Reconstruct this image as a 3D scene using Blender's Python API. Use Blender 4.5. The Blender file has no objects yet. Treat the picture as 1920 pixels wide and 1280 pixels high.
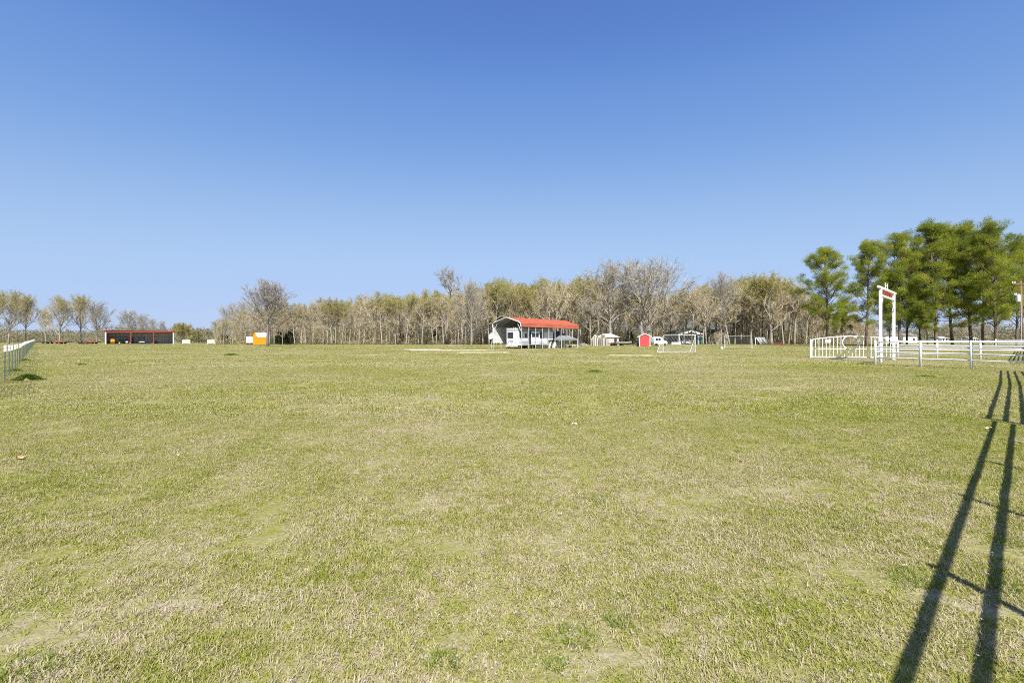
import bpy, math, random
import numpy as np
from mathutils import Vector, Matrix

S = bpy.context.scene
COL = S.collection
R = random.Random(7)

# ------------------------------------------------------------------ camera, sky, sun, exposure
EYE = 1.5
F = 853.33            # focal length in photograph pixels (1920 wide)
cam_d = bpy.data.cameras.new('camera')
cam = bpy.data.objects.new('camera', cam_d)
COL.objects.link(cam)
cam.location = (0, 0, EYE)
cam.rotation_euler = (math.radians(90), 0, 0)
cam_d.sensor_width = 36
cam_d.lens = 36 * F / 1920
cam_d.clip_start = 0.05
cam_d.clip_end = 6000
S.camera = cam

SUN_EL = math.radians(46.8)
AX, AY = -0.03, 0.9995          # ground direction in which shadows fall
W = bpy.data.worlds.new("World")
S.world = W
W.use_nodes = True
nt = W.node_tree
nt.nodes.clear()
o_ = nt.nodes.new('ShaderNodeOutputWorld')
bg = nt.nodes.new('ShaderNodeBackground')
sky = nt.nodes.new('ShaderNodeTexSky')
sky.sky_type = 'NISHITA'
sky.sun_disc = False
sky.sun_elevation = SUN_EL
sky.sun_rotation = math.atan2(-AX, -AY)
sky.air_density = 1.0
sky.dust_density = 0.3
sky.ozone_density = 6.0
sky.altitude = 0
EXPO = 1.25
SKY_K = 0.12
# the clear spring sky of the photograph: one even colour grade over the whole sky
vm = nt.nodes.new('ShaderNodeVectorMath'); vm.operation = 'SCALE'
vm.inputs['Scale'].default_value = 0.115
cv = nt.nodes.new('ShaderNodeRGBCurve')
def curve(i, pts):
    c = cv.mapping.curves[i]
    c.points[0].location = (0, 0)
    c.points[1].location = (1, pts[-1][1])
    for p in pts[:-1]:
        q = c.points.new(*p); q.handle_type = 'AUTO_CLAMPED'
curve(0, [(.08, .105), (.105, .165), (.246, .392), (.481, .47), (.68, .515), (1, .56)])
curve(1, [(.153, .223), (.199, .325), (.437, .578), (.722, .628), (.835, .655), (1, .68)])
curve(2, [(.318, .597), (.401, .71), (.735, .89), (.898, .92), (1, .93)])
cv.mapping.update()
vs = nt.nodes.new('ShaderNodeVectorMath'); vs.operation = 'SCALE'
vs.inputs['Scale'].default_value = 1.0 / (SKY_K * 2 ** EXPO)
bg.inputs[1].default_value = SKY_K
nt.links.new(sky.outputs[0], vm.inputs[0])
nt.links.new(vm.outputs[0], cv.inputs['Color'])
nt.links.new(cv.outputs[0], vs.inputs[0])
nt.links.new(vs.outputs[0], bg.inputs[0])
nt.links.new(bg.outputs[0], o_.inputs[0])

sl = bpy.data.lights.new('sun', 'SUN')
sl.energy = 3.8
sl.angle = math.radians(0.55)
sl.color = (1.0, 0.955, 0.89)
so = bpy.data.objects.new('sun', sl)
COL.objects.link(so)
ldir = Vector((AX * math.cos(SUN_EL), AY * math.cos(SUN_EL), -math.sin(SUN_EL)))
so.rotation_euler = ldir.to_track_quat('-Z', 'Y').to_euler()
so.location = (20, -60, 80)

S.view_settings.view_transform = 'Standard'
S.view_settings.look = 'None'
S.view_settings.exposure = EXPO
S.view_settings.gamma = 1
S.view_settings.use_curve_mapping = False
S.render.engine = 'CYCLES'
S.cycles.max_bounces = 6
S.cycles.diffuse_bounces = 3
S.cycles.transparent_max_bounces = 8
S.cycles.use_denoising = False
S.cycles.pixel_filter_type = 'BLACKMAN_HARRIS'
S.cycles.filter_width = 1.05

# ------------------------------------------------------------------ helpers
def gz(Y):
    return 0.9 * (1 - math.exp(-max(Y - 30.0, 0.0) / 90.0))

def solveY(py):
    a, b = 0.5, 900.0
    for _ in range(60):
        m = (a + b) / 2
        if (EYE - gz(m)) / m * F > (py - 640):
            a = m
        else:
            b = m
    return a

def at(px, Y):
    return Vector(((px - 960) / F * Y, Y, gz(Y)))

def gp(px, py):
    return at(px, solveY(py))

def hz(py, Y):
    return EYE + (640 - py) * Y / F

def srgb(r, g, b):
    f = lambda c: (c / 255) / 12.92 if c / 255 <= 0.04045 else ((c / 255 + 0.055) / 1.055) ** 2.4
    return (f(r), f(g), f(b))

def mat(name, col, rough=0.7, var=0.15, scale=3.0, metal=0.0, bump=0.0, bscale=20.0, spec=0.3, trans=0.0, stretch=None, col2=None):
    m = bpy.data.materials.new(name)
    m.use_nodes = True
    t = m.node_tree
    b = t.nodes['Principled BSDF']
    b.inputs['Roughness'].default_value = rough
    b.inputs['Metallic'].default_value = metal
    b.inputs['Specular IOR Level'].default_value = spec
    tc = t.nodes.new('ShaderNodeTexCoord')
    n = t.nodes.new('ShaderNodeTexNoise')
    n.inputs['Scale'].default_value = scale
    n.inputs['Detail'].default_value = 6
    n.inputs['Roughness'].default_value = 0.65
    src = tc.outputs['Object']
    if stretch:
        mp = t.nodes.new('ShaderNodeMapping')
        mp.inputs['Scale'].default_value = stretch
        t.links.new(src, mp.inputs[0])
        src = mp.outputs[0]
    t.links.new(src, n.inputs['Vector'])
    mx = t.nodes.new('ShaderNodeMix')
    mx.data_type = 'RGBA'
    a = [c * (1 - var) for c in col]
    c2 = col2 if col2 else [min(1, c * (1 + var)) for c in col]
    mx.inputs[6].default_value = (*a, 1)
    mx.inputs[7].default_value = (*c2, 1)
    rp = t.nodes.new('ShaderNodeMapRange')
    rp.inputs[1].default_value = 0.32
    rp.inputs[2].default_value = 0.68
    t.links.new(n.outputs['Fac'], rp.inputs[0])
    t.links.new(rp.outputs[0], mx.inputs[0])
    t.links.new(mx.outputs[2], b.inputs['Base Color'])
    if bump:
        n2 = t.nodes.new('ShaderNodeTexNoise')
        n2.inputs['Scale'].default_value = bscale
        n2.inputs['Detail'].default_value = 5
        t.links.new(src, n2.inputs['Vector'])
        bp = t.nodes.new('ShaderNodeBump')
        bp.inputs['Strength'].default_value = bump
        bp.inputs['Distance'].default_value = 0.02
        t.links.new(n2.outputs['Fac'], bp.inputs['Height'])
        t.links.new(bp.outputs[0], b.inputs['Normal'])
    return m

def leaf_mat(name, cols, world_scale=0.25, rand_w=0.6, transl=0.3, rough=0.6):
    """foliage: colour ramp over a per-blade attribute 'rnd' mixed with a place noise"""
    m = bpy.data.materials.new(name)
    m.use_nodes = True
    t = m.node_tree
    t.nodes.clear()
    out = t.nodes.new('ShaderNodeOutputMaterial')
    at_ = t.nodes.new('ShaderNodeAttribute')
    at_.attribute_name = 'rnd'
    ge = t.nodes.new('ShaderNodeNewGeometry')
    n = t.nodes.new('ShaderNodeTexNoise')
    n.inputs['Scale'].default_value = world_scale
    n.inputs['Detail'].default_value = 5
    t.links.new(ge.outputs['Position'], n.inputs['Vector'])
    ma = t.nodes.new('ShaderNodeMath'); ma.operation = 'MULTIPLY'
    ma.inputs[1].default_value = rand_w
    t.links.new(at_.outputs['Fac'], ma.inputs[0])
    mr = t.nodes.new('ShaderNodeMapRange')
    mr.inputs[1].default_value = 0.3; mr.inputs[2].default_value = 0.7
    mr.inputs[3].default_value = 0.0; mr.inputs[4].default_value = 1 - rand_w
    t.links.new(n.outputs['Fac'], mr.inputs[0])
    ad = t.nodes.new('ShaderNodeMath'); ad.operation = 'ADD'
    t.links.new(ma.outputs[0], ad.inputs[0])
    t.links.new(mr.outputs[0], ad.inputs[1])
    cr = t.nodes.new('ShaderNodeValToRGB')
    el = cr.color_ramp.elements
    el[0].position = cols[0][0]; el[0].color = (*cols[0][1], 1)
    el[1].position = cols[-1][0]; el[1].color = (*cols[-1][1], 1)
    for p, c in cols[1:-1]:
        e = el.new(p); e.color = (*c, 1)
    t.links.new(ad.outputs[0], cr.inputs[0])
    d = t.nodes.new('ShaderNodeBsdfDiffuse')
    tr = t.nodes.new('ShaderNodeBsdfTranslucent')
    mx = t.nodes.new('ShaderNodeMixShader')
    mx.inputs[0].default_value = transl
    t.links.new(cr.outputs[0], d.inputs[0])
    t.links.new(cr.outputs[0], tr.inputs[0])
    t.links.new(d.outputs[0], mx.inputs[1])
    t.links.new(tr.outputs[0], mx.inputs[2])
    t.links.new(mx.outputs[0], out.inputs[0])
    return m

def tag(o, label=None, cat=None, group=None, kind=None):
    if label: o['label'] = label
    if cat: o['category'] = cat
    if group: o['group'] = group
    if kind: o['kind'] = kind
    return o

def empty(name, loc, rz=0, label=None, cat=None, group=None):
    o = bpy.data.objects.new(name, None)
    o.empty_display_size = 0.3
    COL.objects.link(o)
    o.location = loc
    o.rotation_euler = (0, 0, rz)
    return tag(o, label, cat, group)

def link(name, me, parent=None):
    o = bpy.data.objects.new(name, me)
    COL.objects.link(o)
    if parent is not None:
        o.parent = parent
    return o

def copy_tree(o, parent=None):
    c = o.copy()
    COL.objects.link(c)
    c.parent = parent
    for ch in list(o.children):
        copy_tree(ch, c)
    return c

class MB:
    def __init__(s):
        s.v = []; s.f = []; s.r = []
    def face(s, pts, rnd=0.5):
        b = len(s.v)
        s.v.extend([tuple(p) for p in pts])
        s.f.append(tuple(range(b, b + len(pts))))
        return s
    def box(s, x0, x1, y0, y1, z0, z1, M=None):
        b = len(s.v)
        p = [(x0,y0,z0),(x1,y0,z0),(x1,y1,z0),(x0,y1,z0),(x0,y0,z1),(x1,y0,z1),(x1,y1,z1),(x0,y1,z1)]
        if M is not None:
            p = [tuple(M @ Vector(q)) for q in p]
        s.v.extend(p)
        for q in [(0,3,2,1),(4,5,6,7),(0,1,5,4),(1,2,6,5),(2,3,7,6),(3,0,4,7)]:
            s.f.append(tuple(b + i for i in q))
        return s
    def bar(s, a, b_, w, h=None, up=(0,0,1)):
        """rectangular bar from a to b"""
        h = h or w
        a = Vector(a); b_ = Vector(b_)
        d = (b_ - a).normalized()
        u = Vector(up)
        if abs(d.dot(u)) > 0.98: u = Vector((0, 1, 0))
        sx = d.cross(u).normalized(); sz = sx.cross(d).normalized()
        b = len(s.v)
        for c in (a, b_):
            for i, j in ((-1,-1),(1,-1),(1,1),(-1,1)):
                s.v.append(tuple(c + sx * i * w / 2 + sz * j * h / 2))
        for q in [(0,1,2,3),(7,6,5,4),(0,4,5,1),(1,5,6,2),(2,6,7,3),(3,7,4,0)]:
            s.f.append(tuple(b + i for i in q))
        return s
    def tube(s, pts, r, n=8, cap=True):
        pts = [Vector(p) for p in pts]
        rr = r if isinstance(r, (list, tuple)) else [r] * len(pts)
        b = len(s.v)
        ux = None
        for i, p in enumerate(pts):
            d = (pts[min(i + 1, len(pts) - 1)] - pts[max(i - 1, 0)]).normalized()
            if ux is None:
                ux = d.orthogonal().normalized()
            ux = (ux - d * ux.dot(d)).normalized()
            uy = d.cross(ux)
            for k in range(n):
                a = 2 * math.pi * k / n
                s.v.append(tuple(p + (ux * math.cos(a) + uy * math.sin(a)) * rr[i]))
        for i in range(len(pts) - 1):
            for k in range(n):
                a = b + i * n + k; c = b + i * n + (k + 1) % n
                s.f.append((a, c, c + n, a + n))
        if cap:
            s.f.append(tuple(b + k for k in range(n))[::-1])
            s.f.append(tuple(b + (len(pts) - 1) * n + k for k in range(n)))
        return s
    def lathe(s, prof, c=(0,0,0), n=16, M=None):
        b = len(s.v)
        for r, z in prof:
            for k in range(n):
                a = 2 * math.pi * k / n
                p = Vector((r * math.cos(a), r * math.sin(a), z))
                if M is not None: p = M @ p
                s.v.append(tuple(p + Vector(c)))
        for i in range(len(prof) - 1):
            for k in range(n):
                a = b + i * n + k; c2 = b + i * n + (k + 1) % n
                s.f.append((a, c2, c2 + n, a + n))
        s.f.append(tuple(b + k for k in range(n))[::-1])
        s.f.append(tuple(b + (len(prof) - 1) * n + k for k in range(n)))
        return s
    def prism(s, poly, y0, y1, axis='y'):
        """poly in (x,z), extruded along y"""
        b = len(s.v); n = len(poly)
        for y in (y0, y1):
            for p in poly:
                s.v.append((p[0], y, p[1]) if axis == 'y' else (y, p[0], p[1]))
        s.f.append(tuple(b + i for i in range(n)))
        s.f.append(tuple(b + n + i for i in range(n))[::-1])
        for i in range(n):
            j = (i + 1) % n
            s.f.append((b + j, b + i, b + n + i, b + n + j))
        return s
    def mesh(s, name, m, smooth=False, bev=0.0):
        me = bpy.data.meshes.new(name)
        me.from_pydata(s.v, [], s.f)
        me.materials.append(m)
        if smooth:
            me.polygons.foreach_set('use_smooth', [True] * len(me.polygons))
        me.update()
        return me
    def build(s, name, m, parent=None, smooth=False, bevel=0.0):
        o = link(name, s.mesh(name, m, smooth), parent)
        if bevel:
            bv = o.modifiers.new('bevel', 'BEVEL')
            bv.width = bevel; bv.segments = 2; bv.limit_method = 'ANGLE'
        return o

def tri_mesh(name, verts, m, rnd=None):
    """verts: (n,3,3) numpy of separate triangles"""
    n = len(verts)
    me = bpy.data.meshes.new(name)
    me.vertices.add(n * 3)
    me.vertices.foreach_set('co', np.asarray(verts, dtype=np.float32).ravel())
    me.loops.add(n * 3)
    me.loops.foreach_set('vertex_index', np.arange(n * 3, dtype=np.int32))
    me.polygons.add(n)
    me.polygons.foreach_set('loop_start', np.arange(0, n * 3, 3, dtype=np.int32))
    if rnd is not None:
        a = me.attributes.new('rnd', 'FLOAT', 'POINT')
        a.data.foreach_set('value', np.repeat(np.asarray(rnd, dtype=np.float32), 3))
    me.materials.append(m)
    me.update()
    me.validate()
    return me

# ------------------------------------------------------------------ materials
M = {}
M['white'] = mat('white_paint', (0.70, 0.70, 0.69), 0.45, 0.06, 4)
M['white2'] = mat('weathered_white', (0.66, 0.65, 0.62), 0.6, 0.14, 2)
M['pipe'] = mat('white_pipe_paint', (0.74, 0.74, 0.73), 0.4, 0.12, 4)
M['bark'] = mat('grey_bark', (0.30, 0.265, 0.215), 0.9, 0.35, 2.5, bump=0.6, bscale=9, stretch=(1, 1, 0.35))
M['twig'] = mat('twig', (0.385, 0.325, 0.215), 0.9, 0.3, 1.5)
M['bark_dark'] = mat('dark_grey_bark', (0.17, 0.145, 0.13), 0.9, 0.3, 2.5, bump=0.5, bscale=9, stretch=(1, 1, 0.35))
M['twig_violet'] = mat('violet_grey_twig', (0.29, 0.26, 0.235), 0.9, 0.25, 1.5)
M['bark_mid'] = mat('mid_grey_bark', (0.25, 0.22, 0.19), 0.9, 0.35, 2.0, bump=0.5, bscale=9, stretch=(1, 1, 0.35))
M['twig_grey'] = mat('twig_grey', (0.31, 0.28, 0.225), 0.9, 0.25, 1.5)
M['pinebark'] = mat('pine_bark', (0.14, 0.10, 0.075), 0.9, 0.4, 3, bump=0.8, bscale=8, stretch=(1, 1, 0.3))
M['red'] = mat('red_trim_paint', srgb(163, 86, 84), 0.55, 0.15, 2)
M['red_roof'] = mat('red_metal_roof', srgb(180, 100, 76), 0.5, 0.14, 1.2)
M['redshed'] = mat('red_shed_siding', srgb(176, 68, 66), 0.65, 0.1, 3)
M['rust'] = mat('rusty_red_steel', srgb(128, 66, 52), 0.8, 0.35, 4)
M['dark'] = mat('dark_metal', (0.03, 0.03, 0.033), 0.6, 0.3, 4)
M['tyre'] = mat('tyre_rubber', (0.02, 0.02, 0.02), 0.85, 0.2, 8)
M['galv'] = mat('galvanised_sheet', (0.46, 0.48, 0.50), 0.5, 0.12, 1.5)
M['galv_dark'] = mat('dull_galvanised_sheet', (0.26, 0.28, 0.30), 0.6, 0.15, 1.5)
M['galv_pale'] = mat('pale_bare_sheet', (0.62, 0.65, 0.68), 0.5, 0.15, 1.2)
M['glass'] = mat('dark_glass', (0.02, 0.024, 0.03), 0.1, 0.2, 2, spec=0.6)
M['orange'] = mat('orange_wood_siding', srgb(212, 144, 30), 0.6, 0.1, 3, stretch=(1, 1, 0.15))
M['yellow'] = mat('yellow_machine_paint', srgb(206, 150, 40), 0.5, 0.2, 3)
M['blue'] = mat('dark_blue_paint', (0.02, 0.03, 0.09), 0.35, 0.2, 3)
M['greenp'] = mat('green_machine_paint', (0.02, 0.05, 0.025), 0.5, 0.2, 3)
M['grey'] = mat('grey_band_paint', (0.33, 0.33, 0.34), 0.5, 0.08, 3)
M['canvas'] = mat('grey_canvas', (0.19, 0.20, 0.205), 0.8, 0.12, 3)
M['tan'] = mat('tan_boards', (0.44, 0.39, 0.31), 0.8, 0.2, 3)
M['green_roof'] = mat('green_metal_roof', (0.05, 0.09, 0.06), 0.5, 0.15, 2)
M['green_door'] = mat('green_door_paint', (0.03, 0.12, 0.09), 0.5, 0.15, 2)
M['stone'] = mat('pale_stone_wall', (0.4, 0.36, 0.3), 0.85, 0.3, 2.5, bump=0.4)
M['tpost'] = mat('green_steel_post', (0.09, 0.12, 0.08), 0.6, 0.2, 4)
M['wire'] = mat('fence_wire', (0.15, 0.19, 0.14), 0.5, 0.15, 6, metal=0.4)
M['pole'] = mat('brown_pole_wood', (0.19, 0.105, 0.065), 0.85, 0.25, 3, stretch=(1, 1, 0.1))
M['mint'] = mat('pale_mint_plastic', (0.55, 0.66, 0.62), 0.4, 0.06, 3)
M['gravel'] = mat('pale_sandy_gravel', (0.43, 0.395, 0.29), 0.95, 0.3, 0.8, bump=0.3)
M['asphalt'] = mat('grey_shingle', (0.2, 0.19, 0.18), 0.9, 0.15, 3)

M['mound'] = leaf_mat('dark_mound_grass', [(0.0, (0.04, 0.075, 0.01)), (1.0, (0.14, 0.20, 0.03))], 2.0, 0.8, 0.3)
M['goal'] = mat('weathered_goal_pipe', (0.52, 0.52, 0.5), 0.5, 0.15, 3)
M['net'] = mat('white_net_cord', (0.5, 0.5, 0.5), 0.7, 0.05, 3)
M['cedar'] = leaf_mat('dark_evergreen', [(0.0, (0.02, 0.035, 0.015)), (1.0, (0.075, 0.10, 0.035))])
M['needle'] = leaf_mat('pine_needles', [(0.0, (0.10, 0.145, 0.03)), (0.5, (0.25, 0.29, 0.04)), (1.0, (0.50, 0.48, 0.075))], 0.25, 0.7, 0.46)
M['bud'] = leaf_mat('spring_buds', [(0.0, (0.22, 0.18, 0.07)), (0.6, (0.36, 0.33, 0.08)), (1.0, (0.46, 0.44, 0.09))], 0.12, 0.6, 0.35)
M['budg'] = leaf_mat('green_spring_leaves', [(0.0, (0.16, 0.17, 0.04)), (1.0, (0.40, 0.42, 0.07))], 0.12, 0.6, 0.35)
M['brush'] = leaf_mat('brush_twigs', [(0.0, (0.21, 0.20, 0.07)), (0.5, (0.34, 0.29, 0.17)), (1.0, (0.46, 0.385, 0.26))], 0.08, 0.55, 0.15)
M['farwood'] = leaf_mat('far_wood', [(0.0, (0.16, 0.155, 0.075)), (0.5, (0.22, 0.20, 0.12)), (1.0, (0.26, 0.235, 0.17))], 0.03, 0.4, 0.15)
M['weed'] = leaf_mat('green_weed', [(0.0, (0.10, 0.16, 0.02)), (1.0, (0.24, 0.32, 0.05))], 2.0, 0.8, 0.35)

def grass_material(name, geom):
    """straw and green mixed in patches; 'geom' is for blades that carry 'rnd'"""
    m = bpy.data.materials.new(name)
    m.use_nodes = True
    t = m.node_tree
    t.nodes.clear()
    L = t.links.new
    N = t.nodes.new
    out = N('ShaderNodeOutputMaterial')
    ge = N('ShaderNodeNewGeometry')
    def noise(scale, det, seedoff, stretch=(1, 1, 1)):
        mp = N('ShaderNodeMapping')
        mp.inputs['Location'].default_value = (seedoff, seedoff * 1.7, 0)
        mp.inputs['Scale'].default_value = (stretch[0], stretch[1], 0)
        L(ge.outputs['Position'], mp.inputs[0])
        n = N('ShaderNodeTexNoise')
        n.inputs['Scale'].default_value = scale
        n.inputs['Detail'].default_value = det
        n.inputs['Roughness'].default_value = 0.6
        L(mp.outputs[0], n.inputs['Vector'])
        return n.outputs['Fac']
    def math_(op, a, b):
        x = N('ShaderNodeMath'); x.operation = op
        for i, q in enumerate((a, b)):
            if isinstance(q, (int, float)): x.inputs[i].default_value = q
            else: L(q, x.inputs[i])
        return x.outputs[0]
    n1 = noise(0.11, 4, 3.1)          # broad drifts
    n2 = noise(1.3, 5, 11.0)          # patches a metre across
    n3 = noise(7.0, 4, 5.0)           # clumps
    v = math_('MULTIPLY', n1, 0.6)
    v = math_('ADD', v, math_('MULTIPLY', n2, 0.42))
    v = math_('ADD', v, math_('MULTIPLY', n3, 0.55))
    if geom:
        a = N('ShaderNodeAttribute'); a.attribute_name = 'rnd'
        v = math_('ADD', v, math_('MULTIPLY', a.outputs['Fac'], 0.62))
        v = math_('SUBTRACT', v, 0.49)
    else:
        n4 = noise(42.0, 3, 1.0)
        v = math_('ADD', v, math_('MULTIPLY', n4, 0.62))
        v = math_('SUBTRACT', v, 0.49)
    cr = N('ShaderNodeValToRGB')
    e = cr.color_ramp.elements
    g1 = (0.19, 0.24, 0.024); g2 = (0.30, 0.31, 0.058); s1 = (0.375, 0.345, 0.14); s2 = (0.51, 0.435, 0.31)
    if not geom: g1, g2, s1, s2 = [tuple(c * 0.66 for c in q) for q in (g1, g2, s1, s2)]  # ground tones darkened: thatch, plus the missing grass self-shadow put into the colour
    e[0].position = 0.30; e[0].color = (*g1, 1)
    e[1].position = 0.80; e[1].color = (*s2, 1)
    x = e.new(0.46); x.color = (*g2, 1)
    x = e.new(0.60); x.color = (*s1, 1)
    L(v, cr.inputs[0])
    d = N('ShaderNodeBsdfDiffuse')
    L(cr.outputs[0], d.inputs[0])
    if geom:
        tr = N('ShaderNodeBsdfTranslucent')
        L(cr.outputs[0], tr.inputs[0])
        mx = N('ShaderNodeMixShader'); mx.inputs[0].default_value = 0.32
        L(d.outputs[0], mx.inputs[1]); L(tr.outputs[0], mx.inputs[2])
        L(mx.outputs[0], out.inputs[0])
    else:
        bn = noise(24.0, 6, 2.0)
        bp = N('ShaderNodeBump'); bp.inputs['Strength'].default_value = 0.7; bp.inputs['Distance'].default_value = 0.03
        L(bn, bp.inputs['Height'])
        L(bp.outputs[0], d.inputs['Normal'])
        L(d.outputs[0], out.inputs[0])
    return m
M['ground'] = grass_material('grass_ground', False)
M['blade'] = grass_material('grass_blades', True)

# ------------------------------------------------------------------ ground
def build_ground():
    ys = [-60, -20, -5, 0] + [2 * i for i in range(1, 80)] + [160 + 12 * i for i in range(1, 20)] + [450, 600, 900, 1500, 2500, 4000]
    xs = [-4000, -2000, -900, -500] + [-300 + 20 * i for i in range(31)] + [500, 900, 2000, 4000]
    rr = random.Random(3)
    v = []; f = []
    for y in ys:
        for x in xs:
            v.append((x, y, gz(y)))
    nx = len(xs)
    for j in range(len(ys) - 1):
        for i in range(nx - 1):
            a = j * nx + i
            f.append((a, a + 1, a + nx + 1, a + nx))
    me = bpy.data.meshes.new('ground')
    me.from_pydata(v, [], f)
    me.materials.append(M['ground'])
    me.polygons.foreach_set('use_smooth', [True] * len(me.polygons))
    tag(link('ground', me), 'wide flat field of mown straw and green grass', None, None, 'structure')
build_ground()

# pale bare strips in the field
def strip(cx, cy, w, d, seed, label):
    c = gp(cx, cy)
    rr = random.Random(seed)
    n = 26
    pts = []
    for i in range(n):
        a = 2 * math.pi * i / n
        k = 1 + rr.uniform(-0.22, 0.22)
        pts.append((c.x + math.cos(a) * w * k / 2, c.y + math.sin(a) * d * k / 2))
    mb = MB()
    q = [(c.x + (p[0] - c.x) * .8, c.y + (p[1] - c.y) * .8) for p in pts]
    mb.v = [(c.x, c.y, gz(c.y) + 0.085)] + [(p[0], p[1], gz(p[1]) + 0.065 + rr.uniform(-.04, .02)) for p in q] + [(p[0], p[1], gz(p[1]) - 0.03) for p in pts]
    mb.f = [(0, 1 + i, 1 + (i + 1) % n) for i in range(n)] + [(1 + i, 1 + n + i, 1 + n + (i + 1) % n, 1 + (i + 1) % n) for i in range(n)]
    tag(mb.build('gravel_strip', M['gravel']), label, None, None, 'structure')
strip(838, 656.7, 11.5, 1.7, 1, 'long pale bare strip of sandy ground left of the carport')
strip(790, 655.4, 6, 1.0, 5, 'short pale bare strip at the left end of the long strip')
strip(905, 661.2, 6.0, 0.9, 2, 'thin pale strip of bare ground before the dish post')
strip(1185, 667.0, 5.0, 0.8, 3, 'pale bare strip of ground in front of the red shed')
strip(905, 656.5, 4.0, 0.7, 4, 'faint pale strip of ground beside the dish post')
strip(1290, 645.9, 20.0, 2.6, 6, 'pale gravel apron before the green roofed pavilion')

# ------------------------------------------------------------------ grass (stuff)
npr = np.random.default_rng(11)
def patch_mesh(name, size, nb, h0, h1, w, seed, droop=0.6):
    g = np.random.default_rng(seed)
    # clustered blades
    nc = max(6, nb // 14)
    cc = g.uniform(-size / 2, size / 2, (nc, 2))
    idx = g.integers(0, nc, nb)
    p = cc[idx] + g.normal(0, size * 0.035, (nb, 2))
    half = nb // 3
    p[:half] = g.uniform(-size / 2, size / 2, (half, 2))
    crnd = g.uniform(0, 1, nc)
    rnd = np.clip(0.55 * crnd[idx] + 0.45 * g.uniform(0, 1, nb) , 0, 1)
    ang = g.uniform(0, 2 * np.pi, nb)
    lean = g.uniform(0.3, 1.4, nb) ** 1.0
    L = g.uniform(h0, h1, nb)
    # dry blades lie flatter
    lean = np.where(rnd > 0.55, lean * 1.25, lean)
    dirx = np.cos(ang) * np.sin(lean); diry = np.sin(ang) * np.sin(lean); dirz = np.cos(lean)
    a2 = ang + g.uniform(-0.5, 0.5, nb); l2 = np.minimum(lean + droop * g.uniform(0.3, 1, nb), 1.62)
    d2x = np.cos(a2) * np.sin(l2); d2y = np.sin(a2) * np.sin(l2); d2z = np.cos(l2)
    base = np.stack([p[:, 0], p[:, 1], np.full(nb, -0.004)], 1)
    mid = base + np.stack([dirx, diry, dirz], 1) * (L * 0.55)[:, None]
    tip = mid + np.stack([d2x, d2y, d2z], 1) * (L * 0.45)[:, None]
    tip[:, 2] = np.maximum(tip[:, 2], 0.004)
    wa = ang + np.pi / 2 + g.uniform(-0.6, 0.6, nb)
    ww = w * g.uniform(0.7, 1.3, nb)
    side = np.stack([np.cos(wa), np.sin(wa), np.zeros(nb)], 1) * ww[:, None] / 2
    t1 = np.stack([base - side, base + side, mid + side * 0.85], 1)
    t2 = np.stack([base - side, mid + side * 0.85, mid - side * 0.85], 1)
    t3 = np.stack([mid - side * 0.85, mid + side * 0.85, tip], 1)
    tris = np.concatenate([t1, t2, t3], 0)
    return tri_mesh(name, tris, M['blade'], np.concatenate([rnd] * 3))

def scatter(name, protos, pts, rots, scl, label, z=None):
    col = bpy.data.collections.new(name + '_sources')
    for i, me in enumerate(protos):
        ob = bpy.data.objects.new(name + '_tuft', me)
        col.objects.link(ob)
    me = bpy.data.meshes.new(name)
    n = len(pts)
    me.vertices.add(n)
    me.vertices.foreach_set('co', np.asarray(pts, dtype=np.float32).ravel())
    a = me.attributes.new('rot', 'FLOAT_VECTOR', 'POINT')
    rv = np.zeros((n, 3), dtype=np.float32); rv[:, 2] = rots
    a.data.foreach_set('vector', rv.ravel())
    a = me.attributes.new('scl', 'FLOAT_VECTOR', 'POINT')
    a.data.foreach_set('vector', np.asarray(scl, dtype=np.float32).ravel())
    a = me.attributes.new('pick', 'INT', 'POINT')
    a.data.foreach_set('value', npr.integers(0, len(protos), n).astype(np.int32))
    ob = link(name, me)
    g = bpy.data.node_groups.new(name, 'GeometryNodeTree')
    g.interface.new_socket('Geometry', in_out='INPUT', socket_type='NodeSocketGeometry')
    g.interface.new_socket('Geometry', in_out='OUTPUT', socket_type='NodeSocketGeometry')
    gi = g.nodes.new('NodeGroupInput'); go = g.nodes.new('NodeGroupOutput')
    iop = g.nodes.new('GeometryNodeInstanceOnPoints')
    ci = g.nodes.new('GeometryNodeCollectionInfo')
    ci.inputs['Collection'].default_value = col
    ci.inputs['Separate Children'].default_value = True
    ci.inputs['Reset Children'].default_value = True
    def na(nm, ty):
        x = g.nodes.new('GeometryNodeInputNamedAttribute'); x.data_type = ty
        x.inputs['Name'].default_value = nm
        return x.outputs[0]
    g.links.new(gi.outputs[0], iop.inputs['Points'])
    g.links.new(ci.outputs[0], iop.inputs['Instance'])
    iop.inputs['Pick Instance'].default_value = True
    g.links.new(na('pick', 'INT'), iop.inputs['Instance Index'])
    g.links.new(na('rot', 'FLOAT_VECTOR'), iop.inputs['Rotation'])
    g.links.new(na('scl', 'FLOAT_VECTOR'), iop.inputs['Scale'])
    g.links.new(iop.outputs[0], go.inputs[0])
    md = ob.modifiers.new('scatter', 'NODES')
    md.node_group = g
    tag(ob, label, None, None, 'stuff')
    return ob

def zone(y0, y1, n, sxy):
    # area-uniform in a widened view wedge
    y = np.sqrt(npr.uniform(y0 ** 2, y1 ** 2, n))
    x = npr.uniform(-1, 1, n) * (1.22 * y + 1.5)
    z = np.array([gz(q) for q in y])
    s = npr.uniform(0.8, 1.2, n)
    zs = s * npr.uniform(0.7, 1.25, n)
    return np.stack([x, y, z], 1), npr.uniform(0, 6.28, n), np.stack([s, s, zs], 1)

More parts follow.
